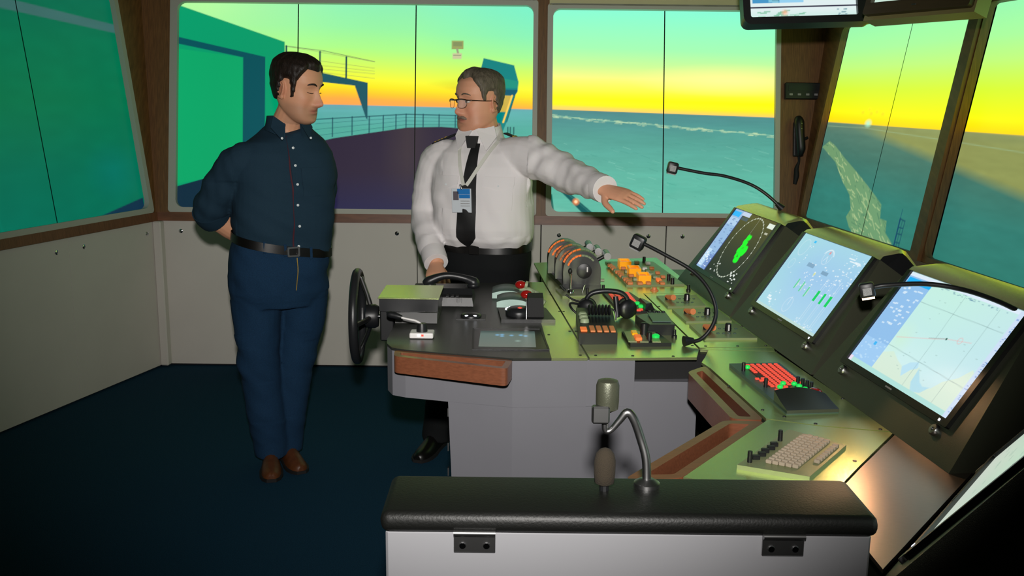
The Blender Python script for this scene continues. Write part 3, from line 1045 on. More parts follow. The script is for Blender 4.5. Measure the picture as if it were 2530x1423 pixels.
# ------------------------------------------------------------ things on the helm side of the desk
hu = thing('helm_unit', 'black helm steering unit with upright steering wheel at the left end of the desk', 'helm', (-.35, 3.31, ZD))
b = MB()
b.prism([(-.445, 3.2), (-.248, 3.2), (-.248, 3.42), (-.445, 3.42)], .888, .93)
b.build('housing', 'black_satin', hu, world=True)
MB().box((-.3465, 3.31, .9325), (.205, .228, .005), bev=.001).build('top_plate', 'desk_coat', hu, world=True)
b = MB()
b.add([(-.39, 3.185, .851), (-.25, 3.185, .851), (-.25, 3.41, .851), (-.39, 3.41, .851), (-.39, 3.2, .884), (-.25, 3.2, .884), (-.25, 3.41, .884), (-.39, 3.41, .884)],
      [(3, 2, 1, 0), (4, 5, 6, 7), (0, 1, 5, 4), (1, 2, 6, 5), (2, 3, 7, 6), (3, 0, 4, 7)])
b.build('lower_housing', 'dull_grey', hu, world=True, label='grey lower housing')
MB().box((-.421, 3.31, .835), (.047, .2, .106), bev=.004).build('side_bracket', 'black_plastic', hu, world=True)
led = MB().box((-.42, 3.198, .886), (.0045, .003, .003)).build('edge_glint', 'chrome', hu, world=True)
for k in range(1, 32):
    inst(led, hu, xf((k * .0055, 0, 0)))
# wheel: plane upright, axis along +X turned a little
WM = axes((-.535, 3.31, .845), (math.cos(.05), math.sin(.05), 0), (-math.sin(.05), math.cos(.05), 0), (0, 0, 1))
rim = MB()
rim.tube([(0, .152 * math.cos(2 * PI * k / 48), .152 * math.sin(2 * PI * k / 48)) for k in range(49)], .0155, 12, WM, caps=False)
wheel = rim.build('steering_wheel', 'black_satin', hu, world=True, smooth=60, label='black steering wheel rim')
hb = MB()
hb.lathe([(.0, -.004), (.03, -.004), (.04, .0), (.042, .03), (.036, .042), (.012, .044)], 24, WM @ xf((.03, 0, 0), 0, 0, PI / 2))
sub(hb.build('hub', 'black_plastic', hu, world=True, smooth=40), wheel)
for k in range(3):
    a = math.radians(90 + 120 * k) if k else math.radians(90)
    a = math.radians((62, 180, 298)[k])
    sp = MB()
    c, s_ = math.sin(a), math.cos(a)
    sp.tube([(.045, .03 * s_, .03 * c), (.03, .08 * s_, .08 * c), (.004, .148 * s_, .148 * c)], [.009, .008, .009], 10, WM)
    sub(sp.build('spoke', 'steel', hu, world=True, smooth=60), wheel)
MB().tube([(-.47, 3.312, .845), (-.44, 3.312, .845)], .008, 10).build('shaft', 'chrome', hu, world=True, smooth=60)

js = thing('tiller_joystick', 'small tiller joystick on a white base beside the steering wheel', 'joystick', (-.283, 3.0, ZD))
MB().box((0, 0, .010), (.075, .055, .018), bev=.004, seg=2).build('base', 'white_plastic', js)
MB().lathe([(.018, .019), (.016, .035), (.013, .045)], 16).build('collar', 'black_plastic', js, smooth=40)
MB().tube([(0, 0, .04), (-.02, .01, .05), (-.055, .02, .055), (-.07, .026, .058)], [.004, .0035, .003, .004], 8, smooth=4).build('rod', 'white_plastic', js, smooth=60)
MB().tube([(-.066, .025, .057), (-.08, .03, .06), (-.105, .036, .064), (-.115, .038, .064)], [.006, .010, .011, .006], 10, smooth=3).build('grip', 'black_plastic', js, smooth=60)
for k, m in ((-.008, 'led_glint_dot'), (.004, 'red_lit')):
    MB().box((k, -.0285, .012), (.007, .002, .006)).build('indicator', m, js)

ph = thing('telephone', 'dark grey telephone with arched handset on the far side of the desk', 'telephone', (-.235, 3.56, ZD))
b = MB()
b.prism([(-.085, -.095), (.095, -.095), (.095, .10), (-.085, .10)], 0, .03, taper=[(-.08, -.085), (.09, -.085), (.088, .09), (-.078, .09)])
b.prism([(-.08, -.03), (.09, -.03), (.088, .09), (-.078, .09)], .03, .05, taper=[(-.07, -.01), (.085, -.01), (.08, .08), (-.07, .08)])
b.build('base', 'black_satin', ph)
hs = MB()
hs.tube([(-.088, .03, .055), (-.075, .03, .068), (-.03, .03, .087), (.01, .03, .09), (.06, .03, .08), (.09, .03, .066), (.102, .03, .052)], [.016, .02, .014, .0125, .014, .021, .016], 14, smooth=4)
hs.ell((-.073, .03, .055), (.024, .024, .014))
hs.ell((.09, .03, .055), (.024, .024, .014))
hs.build('handset', 'black_satin', ph, smooth=60)
key = None
for i in range(4):
    for j in range(3):
        if key is None:
            key = MB().box((.0, -.08, .033), (.012, .008, .005), bev=.001).build('key', 'black_plastic', ph)
        else:
            inst(key, ph, xf((j * .018 - .02 * 0, i * .0, 0)) @ xf((0, i * .0125, 0)))
for k in range(3):
    MB().tube([(.035 + k * .008, -.088, .03), (.035 + k * .008, -.09, .012)], .0016, 6).build('glint_clip', 'chrome', ph)

tl = thing('thruster_lever_unit', 'grey-green lever unit with two shiny red ball knobs', 'lever unit', (.0, 3.58, ZD))
for k, (yy, xx, kz) in enumerate(((.10, .0, .047), (-.06, .02, .042))):
    R = []
    for t in np.linspace(0, 1, 9):
        x = -.075 + .125 * t + xx
        h = .014 + .022 * math.sin(PI * min(1, t * .9 + .1)) ** .7
        R.append([(x, yy - .065, 0), (x, yy + .065, 0), (x, yy + .06, h * .8), (x, yy + .045, h), (x, yy - .045, h), (x, yy - .06, h * .8)])
    bl = MB().loft(R).build('paddle_base', 'green_grey', tl, smooth=40)
    q = MB()
    q.tube([(xx + .03, yy - .03, .03), (xx + .065, yy - .035, .03), (xx + .1, yy - .045, .012)], [.01, .009, .012], 8)
    sub(q.build('lever', 'green_key', tl, smooth=50), bl)
    q = MB()
    q.ell((xx + .033, yy - .03, kz), (.022, .018, .0165), 18, 12)
    sub(q.build('ball_knob', 'red_knob', tl, smooth=80, label='shiny red ball knob'), bl)
    q = MB()
    q.tube([(xx + .05, yy - .03, kz), (xx + .06, yy - .031, kz - .002)], .016, 12)
    sub(q.build('knob_collar', 'green_key', tl, smooth=50), bl)

du = thing('rudder_dial_unit', 'black dial unit with glowing arc of white dots', 'instrument', (.05, 3.3, ZD))
MB().prism([(-.085, -.09), (.098, -.085), (.072, .10), (-.1, .10)], 0, .012).build('base_plate', 'black_plastic', du)
q = MB()
q.prism([(.0, -.05), (.06, -.05), (.06, .07), (.0, .07)], .012, .075, taper=[(.005, -.03), (.058, -.03), (.058, .06), (.005, .06)])
q.build('housing', 'black_matte', du)
q = MB()
q.lathe([(.046, .0), (.047, .012), (.042, .02), (.03, .026), (.01, .029)], 26, xf((-.025, -.01, .012)))
q.build('dial_dome', 'black_satin', du, smooth=50)
d0 = MB().ell((0, 0, 0), (.0035, .0045, .003), 8, 5).build('lit_dot', 'led_glint_dot', du)
d0.matrix_local = xf((-.07, -.012, .03))
for k in range(1, 15):
    a = PI - PI * k / 12
    inst(d0, du, xf((-.025 + .046 * math.cos(a) if k < 12 else .02 + (k - 12) * .012, -.012 + .03 * math.sin(a) if k < 12 else -.01, .03 + .004 * math.sin(a) if k < 12 else .032)))
MB().ell((-.022, -.03, .036), (.010, .008, .007), 10, 6).build('red_light', 'red_lit', du, label='red indicator light')
MB().tube([(.0, -.062, .012), (.0, -.058, .07)], .0018, 6).build('pointer', 'chrome', du)
MB().ell((.0, -.075, .005), .007, 10, 6).build('pin', 'chrome', du, smooth=60)

si = thing('push_indicator', 'small round lens indicator on a square black plate', 'instrument', (-.14, 3.285, ZD))
MB().box((0, 0, .002), (.1, .08, .004)).build('plate', 'black_plastic', si)
MB().lathe([(.036, .004), (.036, .009), (.03, .014), (.012, .018)], 22).build('lens', 'black_satin', si, smooth=60)
for k in (-.014, .014):
    MB().ell((k, -.028, .0125), (.007, .003, .003), 8, 5).build('lens_glint', 'led_glint_dot', si)  # no lamps: glowing beads stand for glints on the lens

tp = thing('touch_panel', 'flat dark touch panel lying flush in the desk edge', 'touch panel', (-.0, 2.98, ZD))
q = [(-.118, -.138), (.116, -.132), (.098, .14), (-.128, .135)]
MB().prism(q, 0, .0025).build('glass', 'bezel', tp)
MB().ring(q, off(q, .05), 0, .004).build('frame', 'black_plastic', tp)
pc = Pic(-.10, -.105, .075, .10, .0025)
pc.vgrad([(-.1, (104, 112, 104)), (.06, (92, 110, 104)), (.1, (48, 66, 64))])
for u, v in ((-.045, .045), (-.03, .03), (.0, .04), (-.03, .05), (.03, .045), (.045, .035)):
    pc.blob((u, v), (.009, .014), (120, 176, 214), .8, .7)
pc.blob((.02, -.03), (.012, .016), (160, 190, 180), .6)
pc.build('screen', 'monitor', tp, xf((0, 0, .0035)))

# ------------------------------------------------------------ middle of the desk
cl = thing('chrome_lever_panel', 'small green panel with upright chrome lever in front of the telegraph', 'lever panel', (.24, 3.715, ZD))
MB().prism([(-.047, -.07), (.065, -.05), (.055, .07), (-.068, .07)], 0, .006).build('plate', 'plate_green', cl)
MB().lathe([(.016, .006), (.014, .016), (.010, .02)], 14, xf((-.012, .0, 0))).build('boot', 'chrome', cl, smooth=50)
MB().tube([(-.012, 0, .018), (-.012, 0, .07), (-.014, 0, .08)], [.005, .004, .007], 10).build('stick', 'chrome', cl, smooth=60)
MB().ell((-.016, 0, .09), (.008, .008, .012), 12, 8).build('knob', 'black_plastic', cl, smooth=80)
MB().tube([(.035, .01, .006), (.04, .01, .03), (.045, .01, .036)], [.004, .0035, .005], 8).build('switch', 'chrome', cl, smooth=60)
MB().tube([(.05, -.03, .006), (.05, -.03, .03)], [.006, .005], 8).build('switch', 'black_plastic', cl, smooth=60)
MB().tube([(-.03, .03, .006), (-.045, .03, .02), (-.05, .03, .028)], [.005, .005, .006], 8).build('switch', 'black_plastic', cl, smooth=60)

et = thing('engine_telegraph', 'black engine telegraph of three drums with lit orange scales and levers', 'telegraph', (.285, 3.95, ZD))
MB().prism([(-.085, -.15), (.07, -.145), (.035, .22), (-.135, .22)], 0, .02).build('base', 'black_plastic', et)
for k, y0 in enumerate((-.14, -.015, .11)):
    cx = -.008 - k * .026
    prof = [(cx - .074, .02), (cx + .074, .02)] + [(cx + .075 * math.cos(a), .072 + .083 * math.sin(a)) for a in np.linspace(0, PI, 21)]
    q = MB().prism([(x, z) for x, z in prof], -.055, .055, axes((0, y0 + .05, 0), (1, 0, 0), (0, 0, 1), (0, -1, 0)))
    dr = q.build('drum', 'black_satin', et, smooth=35)
    # lit scale segments around the crown of each drum
    for j in range(9):
        a0, a1 = math.radians(158 - j * 13), math.radians(158 - j * 13 - 11.5)
        q = MB()
        V = []
        for a in (a0, a1):
            for r_, yy_ in ((.088, y0 + .032), (.068, y0 - .0085), (.062, y0 - .006), (.08, y0 + .034)):
                V.append((cx + r_ * math.cos(a) * .92, yy_, .072 + r_ * math.sin(a)))
        q.add(V, [(0, 1, 5, 4), (1, 2, 6, 5), (2, 3, 7, 6), (3, 0, 4, 7), (3, 2, 1, 0), (4, 5, 6, 7)])
        sub(q.build('scale_segment', ('orange_lit' if k != 1 else 'amber_key') if j < 5 else 'green_key', et), dr)
    ar = MB()
    ar.tube([(cx, y0 + .05, .072), (cx + .1, y0 + .05, .132)], .008, 8)
    ar = sub(ar.build('lever', 'black_plastic', et, smooth=50), dr)
    for j in range(6):
        g = MB().tube([(cx + .1, y0 + .002 + j * .017, .133), (cx + .1, y0 + .018 + j * .017, .133)], .0145, 12)
        sub(g.build('grip_band', 'black_satin' if j % 2 else 'steel', et, smooth=50), dr)
MB().lathe([(.03, 0), (.03, .002), (.029, .0025)], 24, axes((.0, -.146, .075), (1, 0, 0), (0, 0, 1), (0, -1, 0))).build('end_cap', 'black_plastic', et, smooth=40)
MB().box((.012, -.151, .082), (.005, .002, .02), xf((0, 0, 0))).build('pointer', 'white_plastic', et)
MB().tube([(.07, -.1, .03), (.085, -.1, .03)], .007, 10).build('end_knob', 'green_key', et, smooth=50)

bp_ = thing('alarm_button_panel', 'sloping panel of lit push buttons with three yellow guards beside the telegraph', 'button panel', (.56, 4.16, ZD))
MB().prism([(-.098, -.285), (.142, -.255), (.092, .295), (-.132, .285)], 0, .008).build('plate', 'plate_green', bp_)


def pkey(parent, x, y, w_, d, h, m, z0=.008):
    x, y = x - TM[parent].translation.x, y - TM[parent].translation.y
    return MB().box((x, y, z0 + h / 2), (w_, d, h), bev=.0025).build('button', m, parent)


for i in range(6):
    y = 3.885 + i * .083
    x = .478 - (y - 3.885) * .098
    pkey(bp_, x, y, .022, .03, .012, 'amber_key')
    pkey(bp_, x - .002, y + .04, .022, .03, .012, 'green_key' if i % 2 else 'amber_key')
for i in range(5):
    y = 3.885 + i * .09
    pkey(bp_, .518 - (y - 3.885) * .08, y, .022, .034, .012, ('amber_key', 'green_key')[i % 2])
for i in range(2):
    pkey(bp_, .553 - i * .01, 3.89 + i * .09, .02, .03, .012, 'amber_key')
for x, y in ((.617, 4.25), (.626, 4.135), (.635, 4.04)):
    pkey(bp_, x, y, .02, .024, .011, 'amber_key')
for x, y in ((.568, 4.39), (.615, 4.37), (.582, 4.23)):
    pkey(bp_, x, y, .022, .03, .013, 'white_plastic')
for x, y, m in ((.588, 4.17, 'green_key'), (.594, 4.11, 'green_key'), (.600, 4.04, 'green_key'), (.606, 3.965, 'orange_lit'), (.610, 3.9, 'amber_key')):
    pkey(bp_, x, y, .02, .045, .011, m)
for x, y in ((.499, 4.285), (.52, 4.105), (.54, 3.945)):
    gx, gy = x - .56, y - 4.16
    g = MB()
    g.ring(rrect(gx - .026, gy - .045, gx + .026, gy + .045, .004), rrect(gx - .020, gy - .039, gx + .020, gy + .039, .003), .008, .042)
    g = g.build('button_guard', 'yellow_guard', bp_, label='yellow translucent button guard')
    k = MB().box((gx, gy, .022), (.03, .06, .026), bev=.004)
    sub(k.build('button', 'orange_lit', bp_), g)
for x, y in ((.606, 4.43), (.652, 3.9), (.65, 3.985)):
    q = MB().tube([(x - .56, y - 4.16, .008), (x - .56, y - 4.16, .034)], [.008, .007], 10)
    q.build('rotary_knob', 'black_plastic', bp_, smooth=50)


def peg(x, y, label, m='black_plastic', r=.006, h=.026, cat='switch'):
    t = MB().tube([(x, y, ZD), (x, y, ZD + h * .3), (x, y, ZD + h * .35), (x, y, ZD + h)], [r * 1.5, r * 1.5, r, r * .9], 10).build('toggle_switch', m, smooth=40)
    tag(t, label, cat, 'small switches standing on the desk')


peg(.36, 3.775, 'small black peg switch beside the telegraph front corner')
peg(.565, 3.80, 'round amber cap switch in front of the button panel', 'amber_key', .011, .014)
peg(.70, 3.80, 'small black toggle by the radar monitor corner')
peg(.52, 3.03, 'small black toggle beside the gooseneck lamp base')

kp = thing('red_keypad', 'small keypad with glowing red and green keys behind the headset', 'keypad', (.43, 3.54, ZD))
MB().prism([(-.047, -.17), (.09, -.15), (.03, .185), (-.078, .175)], 0, .008).build('plate', 'black_plastic', kp)
MB().prism([(.045, -.14), (.08, -.14), (.055, -.02), (.03, -.02)], .008, .03, taper=[(.05, -.13), (.07, -.12), (.052, -.05), (.04, -.03)]).build('wedge', 'black_satin', kp)
ky = None
for i in range(8):
    for j in range(4):
        m = xf((-.052 + j * .022 + (8 - i) * -.0015 + .012, .16 - i * .026, .008), -.08)
        if ky is None:
            ky = MB().box((0, 0, .0025), (.015, .017, .005), bev=.0012).build('key', 'red_lit', kp)
            ky.matrix_local = m
        else:
            inst(ky, kp, m)
gk = None
for x, y in ((.015, -.05), (.035, -.10), (.0, -.075), (.03, -.045)):
    if gk is None:
        gk = MB().box((0, 0, .005), (.016, .018, .01), bev=.002).build('key', 'green_lit', kp, label='green lit key')
        gk.matrix_local = xf((x, y, .008))
    else:
        inst(gk, kp, xf((x, y, .008)))
for x, y in ((.01, -.13), (.03, -.14), (-.01, -.12), (.02, -.155)):
    inst(ky, kp, xf((x, y, .008)))

mf = thing('talkback_unit', 'dark grey talkback unit with amber keys and coiled microphone cord', 'intercom', (.27, 3.08, ZD))
b = MB()
b.add([(-.062, -.155, 0), (.058, -.145, 0), (.07, .155, 0), (-.052, .155, 0), (-.062, -.155, .036), (.058, -.145, .036), (.07, .155, .05), (-.052, .155, .05)],
      [(3, 2, 1, 0), (4, 5, 6, 7), (0, 1, 5, 4), (1, 2, 6, 5), (2, 3, 7, 6), (3, 0, 4, 7)])
b.build('housing', 'black_plastic', mf)
for i in range(4):
    MB().box((-.018 + i * .021, -.11, .040), (.015, .07, .006), bev=.001).build('key', 'amber_key', mf)
MB().box((-.045, -.115, .040), (.02, .045, .006), bev=.001).build('key', 'orange_lit', mf)
for y in (-.02, .03, .07):
    MB().lathe([(.015, 0), (.014, .01), (.01, .014)], 14, xf((-.036, y - .01, .042))).build('dial_knob', 'green_key', mf, smooth=40)
b = MB()
for k in range(7):
    b.lathe([(.016, 0), (.019, .004), (.016, .008)], 12, xf((-.02 + k * .011, .05, .066), 0, 0, PI / 2))
b.build('coil_cord', 'black_plastic', mf, smooth=60)

hd = thing('headset', 'black over-ear headset lying behind the talkback unit', 'headset', (.322, 3.295, .893))
b = MB()
b.tube([(-.06, .0, .0), (-.064, .0, .025), (-.045, .0, .046), (-.0, .0, .054), (.05, .0, .049), (.074, .0, .03), (.076, .0, .0)], [.007, .008, .009, .0095, .009, .008, .007], 10, smooth=5)
b.build('headband', 'black_satin', hd, smooth=60)
for s_, x in ((-1, -.062), (1, .076)):
    b = MB()
    b.lathe([(.012, -.022), (.028, -.018), (.033, -.006), (.034, .008), (.028, .018), (.012, .022)], 22, xf((x, 0, -.008), s_ * .35, PI / 2))
    c = b.build('ear_cup', 'black_plastic', hd, smooth=50)
    b = MB()
    b.lathe([(.018, .0), (.033, .003), (.034, .012), (.026, .018), (.016, .012)], 20, xf((x, .016, -.008), s_ * .35, -PI / 2))
    sub(b.build('ear_pad', 'black_matte', hd, smooth=60), c)
MB().tube([(.035, .0, .035), (.04, -.01, -.01), (.042, -.02, -.034)], [.009, .010, .008], 8).build('stand_arm', 'black_plastic', hd, smooth=50)
MB().tube([(-.07, .0, .0), (-.1, -.01, .01), (-.122, -.02, .012), (-.118, -.04, .0), (-.1, -.05, -.015), (-.07, -.06, -.03)], [.004] * 6, 8, smooth=5).build('microphone_boom', 'black_plastic', hd, smooth=60)
MB().tube([(-.065, -.01, .01), (-.11, .01, .02), (-.135, .02, .035)], [.0035] * 3, 8, smooth=4).build('cable', 'black_plastic', hd, smooth=60)
MB().tube([(-.04, -.02, -.03), (.0, -.03, .0), (.03, -.03, -.01), (.035, -.04, -.04)], [.003] * 4, 6, smooth=5).build('cable', 'black_plastic', hd, smooth=60)

gb = thing('display_box', 'dark grey box with small tilted green display on the desk', 'instrument', (.475, 3.15, ZD))
b = MB()
b.add([(-.045, -.095, 0), (.05, -.09, 0), (.045, .09, 0), (-.055, .09, 0), (-.03, -.095, .036), (.05, -.09, .036), (.045, .09, .04), (-.055, .085, .026)],
      [(3, 2, 1, 0), (4, 5, 6, 7), (0, 1, 5, 4), (1, 2, 6, 5), (2, 3, 7, 6), (3, 0, 4, 7)])
b.build('housing', 'black_satin', gb)
MB().box((.012, .0, .039), (.06, .13, .003)).build('display', 'green_grey', gb)
for k in range(4):
    MB().lathe([(.006, 0), (.0055, .006)], 10, xf((-.008 + k * .015, .075, .038))).build('button', 'black_plastic', gb)

sw = thing('switch_strip_panel', 'flat switch panel with orange and green caps near the desk edge', 'switch panel', (.42, 2.98, ZD))
q = [(-.055, -.078), (.073, -.065), (.047, .078), (-.066, .075)]
MB().prism(q, 0, .012).build('base', 'black_plastic', sw)
for x in (-.052, -.012, .03):
    MB().box((x * .9, .0, .0135), (.026, .13, .003)).build('strip', 'plate_green', sw)
MB().box((-.026, -.03, .018), (.02, .045, .012), bev=.002).build('switch_cap', 'orange_lit', sw)
MB().box((-.03, .035, .017), (.018, .04, .010), bev=.002).build('switch_cap', 'yellow_guard', sw)
MB().lathe([(.013, .012), (.012, .05), (.009, .052)], 14, xf((.0, .03, 0))).build('rotary_knob', 'black_plastic', sw, smooth=40)
MB().lathe([(.009, .012), (.008, .036), (.006, .038)], 12, xf((.008, -.035, 0))).build('rotary_knob', 'black_plastic', sw, smooth=40)
MB().lathe([(.011, .012), (.012, .022), (.006, .026)], 14, xf((.032, -.01, 0))).build('switch_cap', 'green_lit', sw, smooth=40)

for k, (q, lb) in enumerate((([(.567, 3.469), (.71, 3.495), (.71, 3.698), (.554, 3.665)], 'dimmer panel with lever and knob, farthest of the three beside the monitors'),
                             ([(.593, 3.232), (.752, 3.252), (.738, 3.445), (.576, 3.429)], 'dimmer panel with lever and knob, middle of the three beside the monitors'),
                             ([(.61, 2.997), (.78, 3.01), (.76, 3.205), (.596, 3.19)], 'dimmer panel with lever and knob, nearest of the three beside the monitors'))):
    c = Vector((sum(p[0] for p in q) / 4, sum(p[1] for p in q) / 4, ZD))
    t = thing('dimmer_panel', lb, 'switch panel', c, group='dimmer panels beside the monitors')
    MB().prism([(p[0] - c.x, p[1] - c.y) for p in q], 0, .007).build('plate', 'plate_green', t)
    MB().lathe([(.013, .007), (.012, .016), (.008, .018)], 14, xf((-.045, .02, 0))).build('lever_pivot', 'black_plastic', t, smooth=40)
    MB().tube([(-.05, .03, .014), (-.035, -.03, .024)], [.009, .011], 10).build('lever', 'amber_key', t, smooth=50)
    MB().lathe([(.011, .007), (.010, .03), (.007, .033)], 14, xf((.02, .0, 0))).build('knob', 'black_plastic', t, smooth=40)
    MB().box((.02, -.011, .02), (.004, .002, .02)).build('knob_mark', 'white_plastic', t)
    ld = None
    for i in range(9):
        m = xf((-.02 + (i % 5) * .018, .03 if i < 5 else -.035, .007))
        if ld is None:
            ld = MB().lathe([(.0055, 0), (.0045, .002), (.001, .0024)], 10).build('lamp_hole', 'green_grey', t)
            ld.matrix_local = m
        else:
            inst(ld, t, m)


# ------------------------------------------------------------ keyboards
def quadmap(q):
    a, b, c, d = [Vector(p) for p in q]          # (0,0) (1,0) (1,1) (0,1)
    return lambda s, t: (a * (1 - s) + b * s) * (1 - t) + (d * (1 - s) + c * s) * t


kb = thing('lit_keyboard', 'control keyboard with glowing red keys, green lights and red trackball', 'keyboard', (.71, 2.48, ZD))
Q1 = [(.668, 2.262), (.80, 2.28), (.768, 2.705), (.622, 2.69)]
qm = quadmap([(x - .71, y - 2.48) for x, y in Q1])
MB().prism([tuple(qm(s, t)) for s, t in ((0, 0), (1, 0), (1, 1), (0, 1))], 0, .010).build('body', 'green_grey', kb)
# curved wrist rest at the near end
R = []
for s in np.linspace(0, 1, 13):
    a, b, c = qm(s, -.005), qm(s, .1), qm(s, .2)
    h = .016 + .022 * math.sin(PI * (.15 + .7 * s)) - .012 * s
    R.append([(a.x, a.y, .004), (a.x, a.y, .012), (b.x, b.y, .012 + h * .35), (c.x, c.y, .010 + h), (c.x, c.y, .004)])
MB().loft(R).build('wrist_rest', 'steel', kb, smooth=60)
MB().prism([tuple(qm(s, t)) for s, t in ((.22, .46), (.93, .46), (.93, .965), (.22, .965))], .010, .0112).build('key_bed', 'black_plastic', kb)
rk = MB().box((0, 0, .0025), (.0108, .0082, .005), bev=.0012).build('key', 'red_lit', kb)
rk.matrix_local = xf((*qm(.3, .93), .010), .07)
for i in range(14):
    for j in range(6):
        if i == 0 and j == 0 or (j == 0 and 5 < i < 9):
            continue
        inst(rk, kb, xf((*qm(.28 + j * .118, .94 - i * .035), .010), .07))
for s, t in ((.16, .62), (.2, .58), (.2, .5), (.28, .46), (.36, .44), (.28, .38), (.36, .37), (.44, .40), (.28, .31), (.36, .3), (.44, .33), (.52, .36), (.6, .33), (.36, .24), (.46, .25), (.55, .27), (.68, .28), (.44, .47), (.52, .44), (.62, .41)):
    inst(rk, kb, xf((*qm(s, t), .010), .07))
gk = MB().ell((0, 0, .008), (.008, .007, .006), 10, 6).build('green_light', 'green_lit', kb, smooth=60)
gk.matrix_local = xf((*qm(.2, .84), .010))
for s, t in ((.5, .47), (.36, .40), (.56, .345), (.7, .455), (.74, .405), (.78, .345)):
    inst(gk, kb, xf((*qm(s, t), .010)))
for s, t in ((.1, .82), (.15, .46), (.8, .48), (.84, .435), (.88, .395), (.92, .36)):
    MB().tube([(*qm(s, t), .010), (*qm(s, t), .034)], [.0055, .005], 10).build('rotary_knob', 'black_plastic', kb, smooth=50)
MB().ell((*qm(.83, .235), .018), (.021, .023, .017), 20, 12).build('trackball', 'red_knob', kb, smooth=80)
MB().lathe([(.026, .010), (.026, .016), (.022, .017)], 20, xf((*qm(.83, .235), 0))).build('trackball_ring', 'steel', kb, smooth=40)

k2 = thing('grey_keyboard', 'control keyboard with unlit beige keys on the nearer keyboard desk', 'keyboard', (.63, 2.02, ZD))
Q2 = [(.468, 1.905), (.60, 1.845), (.735, 2.03), (.636, 2.13)]
q2 = quadmap([(x - .63, y - 2.02) for x, y in Q2])
MB().prism([tuple(q2(s, t)) for s, t in ((0, 0), (1, 0), (1, 1), (0, 1))], 0, .010).build('body', 'plate_green', k2)
gk = MB().box((0, 0, .004), (.0125, .0105, .008), bev=.0015).build('key', 'key_grey', k2)
gk.matrix_local = xf((*q2(.36, .9), .010), -.65)
for i in range(13):
    for j in range(5):
        if i or j:
            inst(gk, k2, xf((*q2(.34 + j * .095, .92 - i * .064), .010), -.65))
for i in range(8):
    inst(gk, k2, xf((*q2(.9, .86 - i * .07), .010), -.65))
for s, t in ((.1, .7), (.1, .1)):
    MB().tube([(*q2(s, t), .010), (*q2(s, t), .034)], [.0055, .005], 10).build('rotary_knob', 'black_plastic', k2, smooth=50)
for k in range(5):
    p = q2(.12 + .02 * (k % 2), .55 - k * .09)
    MB().box((p.x, p.y, .014), (.016, .011, .009), xf(), bev=.001).build('switch', 'black_plastic', k2)


# ------------------------------------------------------------ gooseneck lamps
def gooseneck(name, label, path, r, head, base=None, label_plate=True, lit=False, m='black_plastic', cat='lamp', group='gooseneck lamps of the console'):
    p0 = Vector(path[0])
    t = thing(name, label, cat, p0, group=group)
    L = [Vector(p) - p0 for p in path]
    MB().tube(L, r, 10, smooth=6).build('neck', m, t, smooth=60)
    e = L[-1]
    d = (L[-1] - L[-2]).normalized()
    side = d.cross(Vector((0, 0, 1))).normalized()
    upv = side.cross(d)
    HM = axes(e + d * head[0] * .4, d, side, upv)
    h = MB()
    h.box((0, 0, -.004), head, HM, bev=min(head) * .22, seg=2)
    hd_ = h.build('lamp_head', m, t, smooth=40)
    if label_plate:
        MB().box((0, head[1] * .5 + .0006, -.006), (head[0] * .55, .001, head[2] * .5), HM).build('head_plate', 'label_grey', t)
        MB().box((0, -head[1] * .5 - .0006, -.006), (head[0] * .55, .001, head[2] * .5), HM).build('head_plate', 'label_grey', t)
    MB().box((0, 0, -.004 - head[2] / 2 - .0015), (head[0] * .8, head[1] * .8, .004), HM).build('led_strip', 'led_white' if lit else 'label_grey', t)
    b = MB().tube([L[0] - (L[1] - L[0]).normalized() * .001, L[0] + (L[1] - L[0]).normalized() * .03], [base or r * 2.4, r * 1.4], 12)
    b.build('base', m, t, smooth=40)
    return t, HM


gooseneck('gooseneck_lamp', 'black gooseneck lamp bent in an arc over the middle of the desk', [(.532, 2.92, .866), (.581, 2.93, .868), (.618, 2.94, .905), (.634, 2.96, .955), (.615, 2.99, 1.016), (.567, 3.03, 1.068), (.482, 3.07, 1.113), (.42, 3.1, 1.142)], .0062, (.044, .034, .046), .017)
gooseneck('gooseneck_lamp', 'black gooseneck lamp behind the radar monitor in front of the bright window', [(1.03, 3.72, 1.19), (.968, 3.74, 1.245), (.903, 3.75, 1.282), (.809, 3.75, 1.31), (.731, 3.75, 1.32), (.653, 3.75, 1.334), (.625, 3.75, 1.34)], .0062, (.040, .034, .044))
t3, HM3 = gooseneck('gooseneck_lamp', 'lit gooseneck lamp glowing warm between the blue page and the chart', [(1.22, 1.93, 1.06), (1.17, 1.98, 1.12), (1.101, 2.05, 1.154), (1.073, 2.12, 1.168), (1.036, 2.2, 1.176), (.973, 2.25, 1.179), (.902, 2.3, 1.166), (.87, 2.31, 1.158)], .0058, (.036, .03, .036), lit=True)
l3 = light('gooseneck_bulb', 'SPOT', (.852, 2.31, 1.128), (.80, 1.98, .85), 5, (1, .55, .28), shadow_soft_size=.01, spot_size=math.radians(85), spot_blend=.8)
